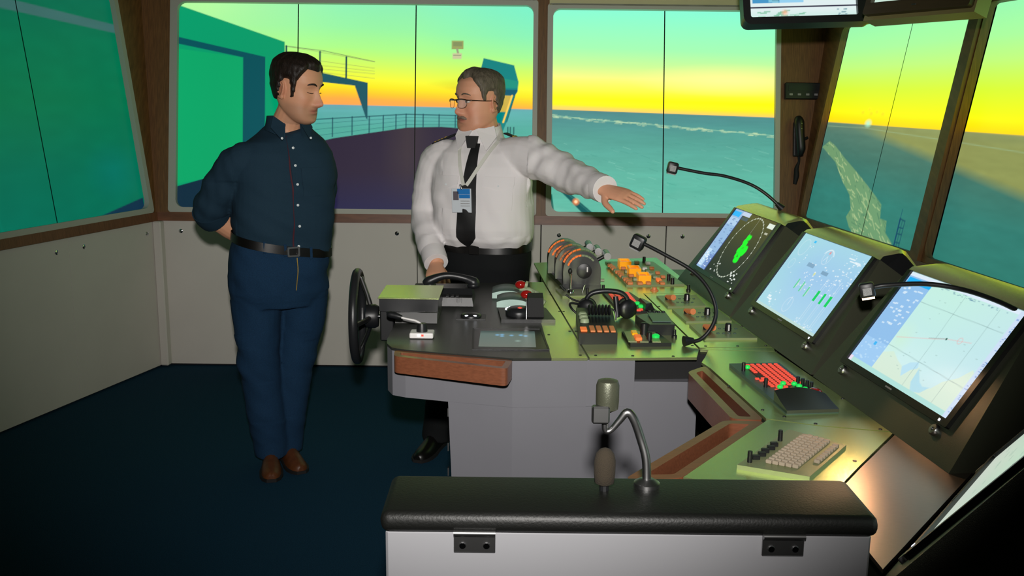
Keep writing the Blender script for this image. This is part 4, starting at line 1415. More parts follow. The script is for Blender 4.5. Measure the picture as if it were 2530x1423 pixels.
# metal gooseneck and foam microphone on the locker in front
ZL = .955
t4 = thing('gooseneck_lamp', 'bent metal gooseneck lamp with cylindrical head in the foreground', 'lamp', (.232, 1.56, ZL), group='gooseneck lamps of the console')
o4 = Vector((.232, 1.56, ZL))
MB().tube([Vector(p) - o4 for p in ((.232, 1.56, .957), (.230, 1.565, 1.0), (.220, 1.57, 1.036), (.208, 1.57, 1.068), (.196, 1.57, 1.081), (.183, 1.57, 1.066), (.170, 1.57, 1.05), (.161, 1.57, 1.048), (.159, 1.57, 1.062), (.161, 1.57, 1.09))], [.0075, .0075, .0075, .0075, .0072, .006, .005, .005, .0055, .006], 12, smooth=6).build('neck', 'steel', t4, smooth=60)
MB().lathe([(.008, 1.082), (.0185, 1.088), (.0195, 1.1), (.0195, 1.128), (.017, 1.136), (.006, 1.139)], 22, xf((.162 - o4.x, 1.57 - o4.y, -o4.z))).build('lamp_head', 'housing', t4, smooth=50)
MB().box((.162 - o4.x - .012, 1.57 - o4.y - .014, 1.082 - o4.z), (.03, .016, .03), bev=.003).build('head_clamp', 'steel', t4)
MB().lathe([(.022, 0), (.022, .006), (.012, .012)], 18).build('base', 'steel', t4, smooth=40)
for s in (-1, 1):
    MB().lathe([(.003, .006), (.0025, .008)], 8, xf((s * .015, 0, 0))).build('screw', 'chrome', t4)
fm = thing('foam_microphone', 'short dark brown foam microphone standing below the metal gooseneck', 'microphone', (.158, 1.54, ZL))
mat('foam', (48, 40, 28), .95, bump=.8, bscale=700)
MB().tube([(0, 0, 0), (0, 0, .014)], .008, 10).build('stem', 'black_plastic', fm)
MB().lathe([(.010, .010), (.0165, .014), (.018, .03), (.018, .052), (.015, .064), (.009, .071), (.002, .074)], 20).build('foam_cover', 'foam', fm, smooth=70)

# ------------------------------------------------------------ locker in the foreground
lk = thing('padded_locker', 'light grey locker with black padded lid and metal hinges in the foreground', 'locker', (.19, 1.52, 0))
mat('locker_grey', (150, 150, 154), .5)
MB().box((0, .005, .46), (.775, .15, .92), bev=.004).build('body', 'locker_grey', lk)
mat('leatherette', (15, 16, 14), .5, bump=.25, bscale=260)
MB().box((-.0, 0, .9375), (.79, .165, .035), bev=.014, seg=3).build('lid_pad', 'leatherette', lk, smooth=50)
for x in (-.245, .245):
    h = MB().box((x, -.076, .905), (.066, .006, .034), bev=.001)
    h = h.build('hinge', 'steel', lk)
    q = MB().tube([(x - .033, -.0815, .922), (x + .033, -.0815, .922)], .005, 10)
    sub(q.build('hinge_knuckle', 'steel', lk, smooth=50), h)
    for s in (-1, 1):
        q = MB().lathe([(.006, 0), (.005, .002)], 10, axes((x + s * .019, -.079, .9), (1, 0, 0), (0, 0, 1), (0, -1, 0)))
        sub(q.build('hinge_screw', 'chrome', lk), h)

# ------------------------------------------------------------ on the wide pillar and overhead
cbx = thing('pillar_control_box', 'small dark control box high on the wide pillar', 'control box', M=FB.M @ xf((1.675, .79, 0)))
MB().box((0, 0, .015), (.215, .095, .03), bev=.004).build('housing', 'black_plastic', cbx)
for k in range(4):
    MB().box((-.075 + k * .048, -.022, .031), (.02, .012, .004), bev=.001).build('key', 'label_grey', cbx)
MB().box((0, .015, .031), (.18, .03, .002)).build('panel', 'black_satin', cbx)
rh = thing('radio_handset', 'black radio handset hanging in a cradle on the wide pillar', 'handset', M=FB.M @ xf((1.65, .43, 0)))
MB().box((-.003, .08, .02), (.06, .2, .03), bev=.008, seg=2).build('cradle', 'black_satin', rh)
b = MB()
b.tube([(-.012, .2, .045), (-.01, .17, .06), (-.006, .1, .066), (.002, .02, .06), (-.004, -.02, .045)], [.02, .03, .026, .026, .012], 12, smooth=4)
b.build('handset', 'black_plastic', rh, smooth=60)
MB().tube([(.03, .08, .03), (.05, .09, .03)], .008, 8).build('hook', 'black_plastic', rh)
MB().tube([(-.004, -.02, .04), (.0, -.05, .03), (-.012, -.09, .025), (-.012, -.13, .025), (-.02, -.18, .02)], [.008, .007, .013, .016, .01], 10, smooth=4).build('cord_bundle', 'black_matte', rh, smooth=60)
for y in (.16, .13):
    MB().ell((-.004, y, .092), .004, 8, 5).build('glint_key', 'steel', rh)

oa = thing('overhead_monitor', 'black overhead monitor with camera pictures hanging in front of the wide pillar', 'monitor', M=axes((1.19, 4.2, 2.065), (1, .02, .015), (-.02, .28, .96), (-.03, -.96, .28)))
MB().ring(rrect(-.255, -.165, .29, .165, .035), rrect(-.225, -.135, .215, .14, .008), -.03, .012).build('bezel', 'black_plastic', oa, smooth=30)
MB().prism(rrect(-.25, -.16, .285, .16, .03), -.07, -.012).build('housing', 'black_plastic', oa, smooth=30)
pc = Pic(-.225, -.135, .215, .14, .003)
pc.vgrad([(-.14, (200, 236, 226)), (-.1, (226, 240, 240)), (.14, (210, 232, 240))])
pc.rect(-.225, -.092, .215, -.084, (40, 34, 60))
pc.rect(-.21, -.07, -.10, .13, (70, 150, 200))
pc.rects(41, -.21, -.07, -.11, .1, 26, .03, .02, (20, 70, 100), .6)
pc.rects(42, -.21, -.07, -.11, .1, 20, .03, .012, (150, 220, 236), .6)
pc.rect(-.10, -.07, .0, .13, (150, 208, 240))
pc.rects(43, -.2, -.13, .0, -.105, 20, .03, .005, (110, 190, 150), .7)
pc.blob((-.08, -.112), .018, (255, 180, 140), .9)
pc.rects(44, .13, -.13, .19, -.105, 10, .02, .005, (120, 160, 170), .7)
pc.build('screen', 'monitor', oa, xf((0, 0, -.008)))
MB().tube([(0, .12, -.05), (0, .45, -.14)], .02, 10).build('bracket', 'black_plastic', oa)
ob = thing('overhead_monitor', 'overhead monitor in a cream housing above the right window', 'monitor', M=axes((1.50, 3.72, 2.075), (.45, -.893, .0), (.25, .126, .96), (-.857, -.432, .28)))
mat('cream_metal', (150, 140, 92), .45, metal=.3)
MB().ring(rrect(-.24, -.16, .24, .16, .01), rrect(-.215, -.115, .215, .14, .004), -.03, .012).build('bezel', 'header_brown', ob, smooth=30)
MB().prism([(-.25, -.175), (.25, -.175), (.25, .17), (-.25, .17)], -.08, -.012).build('housing', 'cream_metal', ob)
pc = Pic(-.215, -.115, .215, .14, .003)
pc.vgrad([(-.12, (200, 228, 214)), (.14, (206, 226, 220))])
pc.rects(45, -.2, -.1, .2, .12, 24, .08, .004, (176, 200, 190), .7)
pc.build('screen', 'monitor', ob, xf((0, 0, -.008)))
MB().tube([(0, .12, -.05), (0, .45, -.14)], .02, 10).build('bracket', 'black_plastic', ob)
MB().box((.0, -.138, .013), (.02, .006, .002), bev=.0005).build('badge', 'steel', ob)
# ------------------------------------------------------------ people
from mathutils.bvhtree import BVHTree


def attr_mat(name, rough=.5, spec=.4, sss=0, bump=0, bscale=300, stretch=None):
    m = mat(name, (128, 128, 128), rough, spec=spec, sss=sss, bump=bump, bscale=bscale, stretch=stretch)
    nt = m.node_tree
    at = nt.nodes.new('ShaderNodeAttribute')
    at.attribute_name = 'tint'
    nt.links.new(at.outputs['Color'], nt.nodes['Principled BSDF'].inputs['Base Color'])
    return m


attr_mat('skin', .5, .35, sss=.08, bump=.12, bscale=500)
mat('shirt_navy', (30, 54, 70), .85, spec=.2, noise_amt=.15, noise_scale=500, bump=.3, bscale=900)
mat('denim', (24, 54, 82), .9, spec=.2, noise_amt=.3, noise_scale=420, bump=.4, bscale=800)
mat('shirt_white', (226, 222, 222), .8, spec=.25, sss=.03, bump=.15, bscale=700)
mat('trouser_black', (20, 22, 23), .85, spec=.2, noise_amt=.2, noise_scale=500)
mat('leather_black', (14, 13, 12), .35)
mat('leather_brown', (92, 52, 26), .45, noise_amt=.2, noise_scale=40)
mat('hair_brown', (34, 25, 19), .5, spec=.4, noise_amt=.5, noise_scale=120, stretch=(1, 1, .25), bump=.8, bscale=240)
mat('hair_grey', (98, 90, 76), .55, spec=.3, noise_amt=.45, noise_scale=140, stretch=(1, 1, .25), bump=.8, bscale=260)
mat('moustache_grey', (136, 118, 102), .7, noise_amt=.4, noise_scale=300)
mat('tie_black', (12, 13, 14), .6, bump=.2, bscale=900)
mat('gold', (196, 160, 70), .45, metal=.6)
mat('navy_cloth', (14, 16, 26), .8)
mat('strap_white', (206, 206, 196), .7)
mat('badge_white', (205, 212, 218), .3)
mat('badge_blue', (40, 120, 190), .3)
mat('badge_photo', (90, 84, 92), .5)
mat('button_pale', (214, 220, 222), .3)
mat('stripe_red', (70, 20, 34), .8)
mat('eye_white', (200, 190, 180), .2)
mat('iris', (40, 34, 30), .15)
mat('lens_glass', (245, 245, 245), .05)
MATS['lens_glass'].node_tree.nodes['Principled BSDF'].inputs['Alpha'].default_value = .1
mat('eyelid', (158, 110, 86), .5)
mat('glasses_frame', (70, 50, 34), .3, metal=.4)


def remesh(mb, voxel, smooth=0, fac=.5):
    me = bpy.data.meshes.new('tmp')
    me.from_pydata(mb.v, [], mb.f)
    ob = bpy.data.objects.new('tmp', me)
    COL.objects.link(ob)
    r = ob.modifiers.new('r', 'REMESH')
    r.mode = 'VOXEL'
    r.voxel_size = voxel
    if smooth:
        s = ob.modifiers.new('s', 'SMOOTH')
        s.factor = fac
        s.iterations = smooth
    dg = bpy.context.evaluated_depsgraph_get()
    ev = ob.evaluated_get(dg)
    out = bpy.data.meshes.new_from_object(ev)
    bpy.data.objects.remove(ob, do_unlink=True)
    bpy.data.meshes.remove(me)
    return out


def coords(me):
    a = np.empty(len(me.vertices) * 3, np.float32)
    me.vertices.foreach_get('co', a)
    return a.reshape(-1, 3).astype(float)


def setco(me, a):
    me.vertices.foreach_set('co', a.astype(np.float32).ravel())
    me.update()


def folds(me, fn):
    """push vertices along their normals by fn(co, normal)"""
    a = coords(me)
    n = np.empty(len(me.vertices) * 3, np.float32)
    me.vertex_normals.foreach_get('vector', n)
    n = n.reshape(-1, 3)
    d = np.array([fn(Vector(p)) for p in a])
    setco(me, a + n * d[:, None])


def mesh_obj(name, me, m, parent, label=None):
    """me in world coordinates"""
    I = np.array(TM[parent].inverted())
    a = coords(me)
    setco(me, a @ I[:3, :3].T + I[:3, 3])
    me.materials.clear()
    me.materials.append(MATS[m])
    me.polygons.foreach_set('use_smooth', [True] * len(me.polygons))
    me.name = name
    o = bpy.data.objects.new(name, me)
    COL.objects.link(o)
    o.parent = parent
    TM[o] = TM[parent]
    if label:
        o['label'] = label
    return o


def bvh(me):
    return BVHTree.FromPolygons([v.co.copy() for v in me.vertices], [tuple(p.vertices) for p in me.polygons])


def torso(mb, rings, yaw, n=36, p=2.4, tilt=0):
    """rings: (z, cx, cy, half width, half depth)"""
    c, s = math.cos(yaw), math.sin(yaw)
    R = []
    for r in rings:
        z, cx, cy, a, b = r[:5]
        tl = r[5] if len(r) > 5 else 0
        ring = []
        for k in range(n):
            t = 2 * PI * k / n
            x = a * math.copysign(abs(math.cos(t)) ** (2 / p), math.cos(t))
            y = b * math.copysign(abs(math.sin(t)) ** (2 / p), math.sin(t))
            X = x * c - y * s
            tf = r[6] if len(r) > 6 else 0
            ring.append((cx + X, cy + x * s + y * c, z + tl * X + tf * (x * s + y * c)))
        R.append(ring)
    mb.loft(R)


# head grid ------------------------------------------------------------
HZ = np.array([-.118, -.113, -.100, -.082, -.062, -.040, -.015, .012, .036, .060, .085, .104, .114, .118])
HW = np.array([.020, .034, .047, .057, .0635, .068, .0715, .0735, .0745, .0745, .0685, .0520, .0320, .010])
HF = np.array([.066, .080, .089, .088, .088, .088, .086, .085, .091, .0895, .0785, .0540, .0240, -.002])
HB = np.array([.030, .010, -.012, -.035, -.055, -.070, -.083, -.092, -.097, -.0985, -.0930, -.0740, -.0480, -.022])


def head_grid(wide=1, jowl=0, nose=1, nz=84, na=96):
    zz = np.linspace(-.118, .118, nz)
    w = np.interp(zz, HZ, HW) * wide
    f = np.interp(zz, HZ, HF)
    b = np.interp(zz, HZ, HB)
    for _ in range(3):
        for q in (w, f, b):
            q[1:-1] = (q[:-2] + 2 * q[1:-1] + q[2:]) / 4
    w = w + jowl * np.exp(-((zz + .085) / .03) ** 2)
    G = np.zeros((nz, na, 3))
    A = np.zeros((nz, na))
    for i, z in enumerate(zz):
        t = np.linspace(0, 2 * PI, na, endpoint=False)
        # denser in front
        t = t - .35 * np.sin(2 * 0 + t) * 0
        x = w[i] * np.sign(np.sin(t)) * np.abs(np.sin(t)) ** (2 / 2.25)
        yc, d = (f[i] + b[i]) / 2, (f[i] - b[i]) / 2
        y = yc + d * np.sign(np.cos(t)) * np.abs(np.cos(t)) ** (2 / 2.25)
        front = np.clip((y - .02) / .04, 0, 1)
        N = np.interp(z, [-.054, -.045, -.036, -.026, -.008, .012, .03, .045], [0, .014, .026, .0275, .017, .009, .003, 0]) * nose
        s = np.interp(z, [-.05, -.036, -.02, .012, .04], [.0150, .0155, .0105, .0080, .012])
        dy = N * np.exp(-(x / s) ** 2)
        ax = np.abs(x)
        g = lambda cx, sx, cz, sz: np.exp(-((ax - cx) / sx) ** 2 - ((z - cz) / sz) ** 2)
        dy += -.0105 * g(.031, .015, .010, .0115) + .0065 * g(.032, .0105, .009, .0065)
        dy += .0035 * g(.03, .02, .036, .008) + .004 * g(.046, .016, -.022, .016)
        dy += .0055 * np.exp(-(x / .021) ** 2) * (math.exp(-((z + .0565) / .0048) ** 2) + math.exp(-((z + .0685) / .0055) ** 2))
        dy += -.004 * np.exp(-(x / .024) ** 2) * math.exp(-((z + .0625) / .0025) ** 2)
        dy += -.003 * np.exp(-(x / .02) ** 2) * math.exp(-((z + .08) / .005) ** 2) + .005 * np.exp(-(x / .02) ** 2) * math.exp(-((z + .098) / .010) ** 2)
        dy += .004 * g(.017, .006, -.040, .006) * nose
        dy += -.003 * g(.036, .008, -.05, .012)
        y = y + dy * front
        G[i, :, 0], G[i, :, 1], G[i, :, 2] = x, y, z
        A[i] = np.arctan2(x, y)
    return G, A


def grid_faces(nz, na):
    return [(i * na + j, i * na + (j + 1) % na, (i + 1) * na + (j + 1) % na, (i + 1) * na + j) for i in range(nz - 1) for j in range(na)]


def head_M(c, F, pitch, scale, roll=0):
    F = Vector((F[0], F[1], 0)).normalized()
    Rt = F.cross(Vector((0, 0, 1)))
    m = axes((0, 0, 0), Rt, F, (0, 0, 1)) @ Matrix.Rotation(pitch, 4, 'X') @ Matrix.Rotation(roll, 4, 'Y')
    return Matrix.Translation(c) @ m @ Matrix.Scale(scale, 4)


def add_head(mb, G, M):
    nz, na = G.shape[:2]
    mb.add([tuple(p) for p in G.reshape(-1, 3)], grid_faces(nz, na) + [tuple(range(na - 1, -1, -1)), tuple(range((nz - 1) * na, nz * na))], M)
    for s in (-1, 1):
        E = Matrix.Translation((s * .0735, -.012, -.004)) @ Matrix.Rotation(s * -.35, 4, 'Z') @ Matrix.Rotation(-.15, 4, 'X')
        # ear: thick rim with hollow
        mb.tube([(s * .006, .014 * math.cos(t) * 1.1 - .004, .029 * math.sin(t)) for t in np.linspace(-1.9, 3.7, 18)], [.0045] * 18, 8, M @ E)
        mb.ell((s * .001, -.002, -.002), (.0065, .017, .026), 14, 10, M @ E)
        mb.ell((s * .003, .008, -.024), (.006, .009, .010), 10, 8, M @ E)


def hair(name, G, A, M, zh, thick, m, parent, seed=1, clump=.004):
    nz, na = G.shape[:2]
    P = G.copy()
    # outward direction from the head's middle
    cen = np.array([0, -.006, .01])
    D = P - cen
    D /= np.linalg.norm(D, axis=-1, keepdims=True)
    z = G[..., 2]
    h = np.clip((z - zh(A)) / .016, 0, 1)
    h = h * h * (3 - 2 * h)
    th = thick(A, z)
    cl = np.zeros((nz, na))
    for i in range(nz):
        for j in range(na):
            p = Vector(D[i, j])
            a = math.atan2(p.x, p.y)
            cl[i, j] = noise.noise(Vector((a * 9, p.z * 5 + seed, seed))) + .5 * noise.noise(Vector((a * 22, p.z * 9, seed + 7)))
    off_ = -.004 + h * (th + .004 + clump * cl)
    P = P + D * off_[..., None]
    keep = h > .0
    verts = [M @ Vector(p) for p in P.reshape(-1, 3)]
    fs = []
    for i in range(nz - 1):
        for j in range(na):
            q = (i * na + j, i * na + (j + 1) % na, (i + 1) * na + (j + 1) % na, (i + 1) * na + j)
            if keep[i, j] or keep[i + 1, j] or keep[i, (j + 1) % na] or keep[i + 1, (j + 1) % na]:
                fs.append(q)
    fs.append(tuple(range((nz - 1) * na, nz * na)))
    b = MB()
    b.v, b.f = [tuple(v) for v in verts], fs
    o = b.build(name, m, parent, smooth=80, world=True)
    md = o.modifiers.new('sub', 'SUBSURF')
    md.levels = md.render_levels = 1
    return o


def add_hand(mb, M, left=False, curl=(.25, .3, .3), thumb=(.6, .3), spread=.06, s=1.0):
    """x along the fingers, y to the little-finger side (right hand palm down), z out of the back of the hand"""
    k = -1 if left else 1
    S = Matrix.Scale(s, 4)

    def P(x, y, z):
        return M @ S @ Vector((x, y * k, z))
    R = []
    for x, w, h, z in ((-.05, .027, .022, 0), (-.02, .029, .020, 0), (.01, .034, .018, .001), (.045, .041, .016, .002), (.075, .043, .0145, .002), (.095, .041, .012, 0), (.103, .036, .008, -.002)):
        R.append([P(x, w * math.cos(t), z + h * math.sin(t)) for t in np.linspace(0, 2 * PI, 16, endpoint=False)])
    mb.loft(R)
    for i, (y, L, r) in enumerate(((-.030, .072, .0088), (-.010, .080, .0092), (.011, .075, .0088), (.030, .060, .0078))):
        p = Vector((.09 - abs(y) * .15, y, .0))
        a, pts, rr = 0, [p - Vector((.02, 0, 0))], [r]
        yaw = (y / .03) * spread
        seg = (L * .45, L * .30, L * .25)
        pts.append(p)
        rr.append(r * 1.02)
        for q in range(3):
            a += curl[q] * (1 + .08 * i)
            p = p + Vector((math.cos(a) * math.cos(yaw), math.sin(yaw), -math.sin(a))) * seg[q]
            pts.append(p)
            rr.append(r * (1.0, .92, .72)[q])
        mb.tube([P(*q) for q in pts], [x * s for x in rr], 10, smooth=3)
        mb.ell(tuple(P(*(pts[-1]))), r * .78 * s, 8, 6)
    a = thumb[0]
    p = Vector((.012, -.024, -.006))
    d1 = Vector((math.cos(a), -math.sin(a), -.25)).normalized()
    d2 = Vector((math.cos(a - thumb[1]), -math.sin(a - thumb[1]), -.15)).normalized()
    pts = [p, p + d1 * .038, p + d1 * .038 + d2 * .032, p + d1 * .038 + d2 * .056]
    mb.tube([P(*q) for q in pts], [.014 * s, .0125 * s, .011 * s, .0085 * s], 10, smooth=3)
    mb.ell(tuple(P(*pts[-1])), .0088 * s, 8, 6)


def tint(me, fn):
    a = coords(me)
    c = fn(a)
    at = me.attributes.new('tint', 'FLOAT_COLOR', 'POINT')
    at.data.foreach_set('color', np.concatenate([c, np.ones((len(a), 1))], -1).astype(np.float32).ravel())


def skin_tint(M, base, lip, jaw, jaw_amt, cheek=.25):
    Mi = np.array(M.inverted())

    def fn(a):
        q = a @ Mi[:3, :3].T + Mi[:3, 3]
        x, y, z = q[:, 0], q[:, 1], q[:, 2]
        c = np.tile(np.array(lin(base)), (len(a), 1))

        def mix(m, col):
            m = np.clip(m, 0, 1)[:, None]
            c[:] = c * (1 - m) + np.array(lin(col)) * m
        onhead = (z > -.125) & (z < .13) & (np.abs(x) < .1) & (np.abs(y) < .14)
        fr = onhead & (y > .03)
        mix(onhead * np.clip((-.035 - z) / .02, 0, 1) * np.clip((y + .02) / .03, 0, 1) * jaw_amt, jaw)
        mix(fr * np.exp(-((np.abs(x) - .042) / .02) ** 2 - ((z + .03) / .02) ** 2) * cheek, (196, 104, 84))
        mix(fr * np.exp(-(x / .016) ** 2 - ((z + .034) / .014) ** 2) * .5 * (y > .09), (190, 92, 78))
        mix(fr * np.exp(-(x / .024) ** 4) * np.exp(-((z + .0625) / .0085) ** 4) * .75, lip)
        mix(fr * np.exp(-(x / .022) ** 4) * np.exp(-((z + .0625) / .0018) ** 2) * .55, (90, 48, 42))
        mix(onhead * (np.abs(x) > .068) * np.exp(-((y + .012) / .02) ** 2 - ((z + .004) / .028) ** 2) * .4, (186, 92, 74))
        return c
    return fn


def drape(B, F, pts, offset, M0):
    """points (s, z) in the person's frontal plane M0 -> the front of the garment"""
    F = Vector((F[0], F[1], 0)).normalized()
    R = F.cross(Vector((0, 0, 1)))
    out = []
    for s_, z in pts:
        o = Vector((M0[0], M0[1], 0)) + R * s_ + Vector((0, 0, z)) + F * .6
        hit = B.ray_cast(o, -F)
        p = hit[0] if hit[0] is not None else o - F * .45
        out.append(p + F * offset)
    return out


def patch(name, B, F, M0, fn, nu, nv, thick, m, parent, offset=.001):
    """a thin piece of cloth that follows the garment: fn(u, v) -> (s, z)"""
    pts = [fn(i / nu, j / nv) for j in range(nv + 1) for i in range(nu + 1)]
    a = drape(B, F, pts, offset, M0)
    b_ = drape(B, F, pts, offset + thick, M0)
    Fv = Vector((F[0], F[1], 0)).normalized()
    # iron out
    n = nu + 1
    fs = []
    k = len(a)
    for j in range(nv):
        for i in range(nu):
            q = (j * n + i, j * n + i + 1, (j + 1) * n + i + 1, (j + 1) * n + i)
            fs.append(tuple(x + k for x in q))
            fs.append(tuple(reversed(q)))
    bd = [i for i in range(nu)] + [j * n + nu for j in range(nv)] + [nv * n + nu - i for i in range(nu)] + [(nv - j) * n for j in range(nv)]
    for i in range(len(bd)):
        p, q = bd[i], bd[(i + 1) % len(bd)]
        fs.append((p, q, q + k, p + k))
    mb = MB()
    mb.v = [tuple(p) for p in a + b_]
    mb.f = fs
    return mb.build(name, m, parent, smooth=50, world=True)


def shoe(parent, heel, toe, m):
    h, t = Vector(heel), Vector(toe)
    d = (t - h)
    L = d.length
    d.normalize()
    sd = Vector((0, 0, 1)).cross(d)
    R = []
    for x, w, hh in ((0, .026, .05), (.02, .034, .066), (.07, .036, .075), (.12, .04, .07), (.17, .047, .05), (.22, .046, .04), (.26, .036, .032), (.28, .018, .022)):
        x = x / .28 * L
        R.append([h + d * x + sd * w * math.cos(a) * (1 if math.sin(a) < 0 else .9) + Vector((0, 0, max(.012, .012 + hh * math.sin(a)) if math.sin(a) > 0 else .012)) for a in np.linspace(0, 2 * PI, 16, endpoint=False)])
    o = MB().loft(R).build('shoe', m, parent, smooth=60, world=True)
    R = []
    for x, w in ((-.004, .026), (.02, .037), (.07, .038), (.12, .042), (.17, .05), (.22, .049), (.26, .039), (.284, .02)):
        x = x / .28 * L
        c = h + d * x
        R.append([c + sd * w + Vector((0, 0, .0005)), c - sd * w + Vector((0, 0, .0005)), c - sd * w + Vector((0, 0, .014)), c + sd * w + Vector((0, 0, .014))])
    sub(MB().loft(R).build('sole', 'black_matte', parent, smooth=40, world=True), o)
    return o


def band(name, rings, yaw, thick, m, parent, n=48, p=2.4):
    """a belt: two torso rings, with thickness"""
    b = MB()
    o1, i1 = MB(), MB()
    torso(o1, [(r[0], r[1], r[2], r[3] + thick, r[4] + thick) + tuple(r[5:]) for r in rings], yaw, n, p)
    torso(i1, rings, yaw, n, p)
    k = len(rings)
    b.v = o1.v + i1.v
    N = k * n
    for i in range(k - 1):
        for j in range(n):
            q = (i * n + j, i * n + (j + 1) % n, (i + 1) * n + (j + 1) % n, (i + 1) * n + j)
            b.f.append(q)
            b.f.append(tuple(x + N for x in reversed(q)))
    for j in range(n):
        b.f.append((j, j + N, (j + 1) % n + N, (j + 1) % n))
        a = (k - 1) * n
        b.f.append((a + j, a + (j + 1) % n, a + (j + 1) % n + N, a + j + N))
    return b.build(name, m, parent, smooth=40, world=True)


def fnoise(p, s, k=0):
    return noise.noise(Vector((p.x * s + k, p.y * s, p.z * s)))


# ================================================ man in the navy shirt
F1 = Vector((.5, -.87, 0)).normalized()
Y1 = math.atan2(F1.x, -F1.y)            # torso yaw (0 = facing the camera)
man1 = thing('person', 'man in navy shirt and jeans standing with his hands behind his back', 'person', (-1.0, 4.1, 0), group='people on the bridge')
HM1 = head_M((-.893, 4.09, 1.618), (.93, -.37), -.20, 1.10)
G1, A1 = head_grid(1.02, .004, 1.35)
sk = MB()
add_head(sk, G1, HM1)
sk.tube([(-.955, 4.125, 1.40), (-.945, 4.12, 1.47), (-.918, 4.105, 1.53), (-.905, 4.10, 1.58)], [.075, .066, .062, .06], 20, smooth=3)
torso(sk, [(.9, -.98, 4.1, .16, .10), (1.1, -.965, 4.1, .165, .11), (1.3, -.957, 4.1, .17, .10), (1.40, -.955, 4.11, .13, .07), (1.44, -.953, 4.115, .07, .06)], Y1)
for pts, rr in (([(-1.09, 4.01, 1.34), (-1.18, 4.03, 1.24), (-1.262, 4.072, 1.115), (-1.205, 4.13, 1.04), (-1.11, 4.22, .955)], [.05, .045, .045, .050, .036]),
                ([(-.85, 4.19, 1.34), (-.845, 4.27, 1.25), (-.88, 4.36, 1.12), (-.94, 4.36, 1.05), (-1.03, 4.32, .985)], [.05, .045, .042, .042, .03]),
                ([(-1.06, 4.05, .92), (-1.08, 4.04, .7), (-1.08, 4.03, .48), (-1.06, 4.05, .28), (-1.05, 4.07, .06)], [.09, .075, .055, .052, .04]),
                ([(-.92, 4.13, .92), (-.905, 4.14, .7), (-.943, 4.13, .48), (-.985, 4.13, .28), (-1.0, 4.13, .06)], [.09, .075, .055, .052, .04])):
    sk.tube(pts, rr, 16, smooth=4)
add_hand(sk, axes((-1.095, 4.24, .945), (.83, .52, -.2), (.1, -.4, -.9), (-.55, .75, -.37)), False, (.5, .6, .4))
add_hand(sk, axes((-1.05, 4.315, .975), (-.93, -.25, -.2), (-.1, -.35, .9), (-.3, .9, .3)), True, (.6, .7, .5))
me = remesh(sk, .0033, 2, .4)
tint(me, skin_tint(HM1, (214, 158, 124), (188, 112, 98), (150, 116, 94), .5))
body1 = mesh_obj('body', me, 'skin', man1)


def zh1(a):
    a = np.abs(a)
    return np.interp(a, [0, .35, .62, .85, 1.02, 1.12, 1.26, 1.36, 1.75, 1.95, 2.3, PI], [.077, .082, .083, .062, .04, -.028, -.03, .036, .036, -.03, -.052, -.056])


def th1(a, z):
    a = np.abs(a)
    t = np.interp(z, [-.06, .0, .05, .1, .12], [.007, .011, .014, .017, .018])
    return t + .006 * np.exp(-(a / .5) ** 2) * np.clip((z - .07) / .03, 0, 1)


hair('hair', G1, A1, HM1, zh1, th1, 'hair_brown', man1, 2, .0035)
# brows and closed eyelids
for s in (-1, 1):
    q = MB()
    q.tube([HM1 @ Vector(p) for p in ((s * .015, .0925, .032), (s * .028, .0905, .0375), (s * .041, .0825, .036), (s * .049, .0745, .031))], [.0026, .0042, .0036, .0018], 8, smooth=4)
    q.build('eyebrow', 'hair_brown', man1, smooth=60, world=True)
    q = MB()
    q.tube([HM1 @ Vector(p) for p in ((s * .0175, .0845, .0055), (s * .026, .0862, .0035), (s * .035, .0835, .0035), (s * .045, .0745, .006))], [.0008, .0014, .0014, .0008], 6, smooth=4)
    q.build('eyelashes', 'hair_brown', man1, smooth=60, world=True)

sh = MB()
TL = -.20
torso(sh, [(.95, -.978, 4.1, .178, .128, TL), (.985, -.977, 4.1, .203, .146, TL), (1.03, -.975, 4.098, .212, .155, TL * .8), (1.10, -.968, 4.097, .213, .156, TL * .5), (1.2, -.962, 4.097, .214, .148), (1.29, -.957, 4.1, .218, .135), (1.36, -.955, 4.105, .205, .118), (1.41, -.953, 4.11, .165, .1, 0, .05), (1.442, -.95, 4.113, .118, .088, 0, .2), (1.468, -.945, 4.115, .086, .08, 0, .42)], Y1)
sh.tube([(-1.05, 4.03, 1.345), (-1.115, 4.005, 1.333), (-1.17, 4.02, 1.26), (-1.23, 4.045, 1.175), (-1.262, 4.068, 1.115), (-1.257, 4.085, 1.098)], [.06, .074, .078, .077, .074, .07], 20, smooth=4)
sh.tube([(-.88, 4.165, 1.345), (-.842, 4.19, 1.332), (-.835, 4.26, 1.25), (-.855, 4.33, 1.16), (-.89, 4.365, 1.11), (-.93, 4.36, 1.08)], [.06, .07, .07, .066, .062, .058], 20, smooth=4)
me = remesh(sh, .006, 6, .5)


def f1(p):
    w = .006 * fnoise(p, 9, 3)
    # horizontal drag folds across the belly, diagonal ones down the sleeve
    w += .009 * noise.noise(Vector((p.x * 5, p.y * 5, p.z * 16 + p.x * 9))) * (1.2 if p.z < 1.25 else .5)
    if p.x < -1.13:
        w += .008 * noise.noise(Vector((p.x * 24, p.y * 12, p.z * 13)))
    return w


folds(me, f1)
B1 = bvh(me)
shirt1 = mesh_obj('shirt', me, 'shirt_navy', man1)
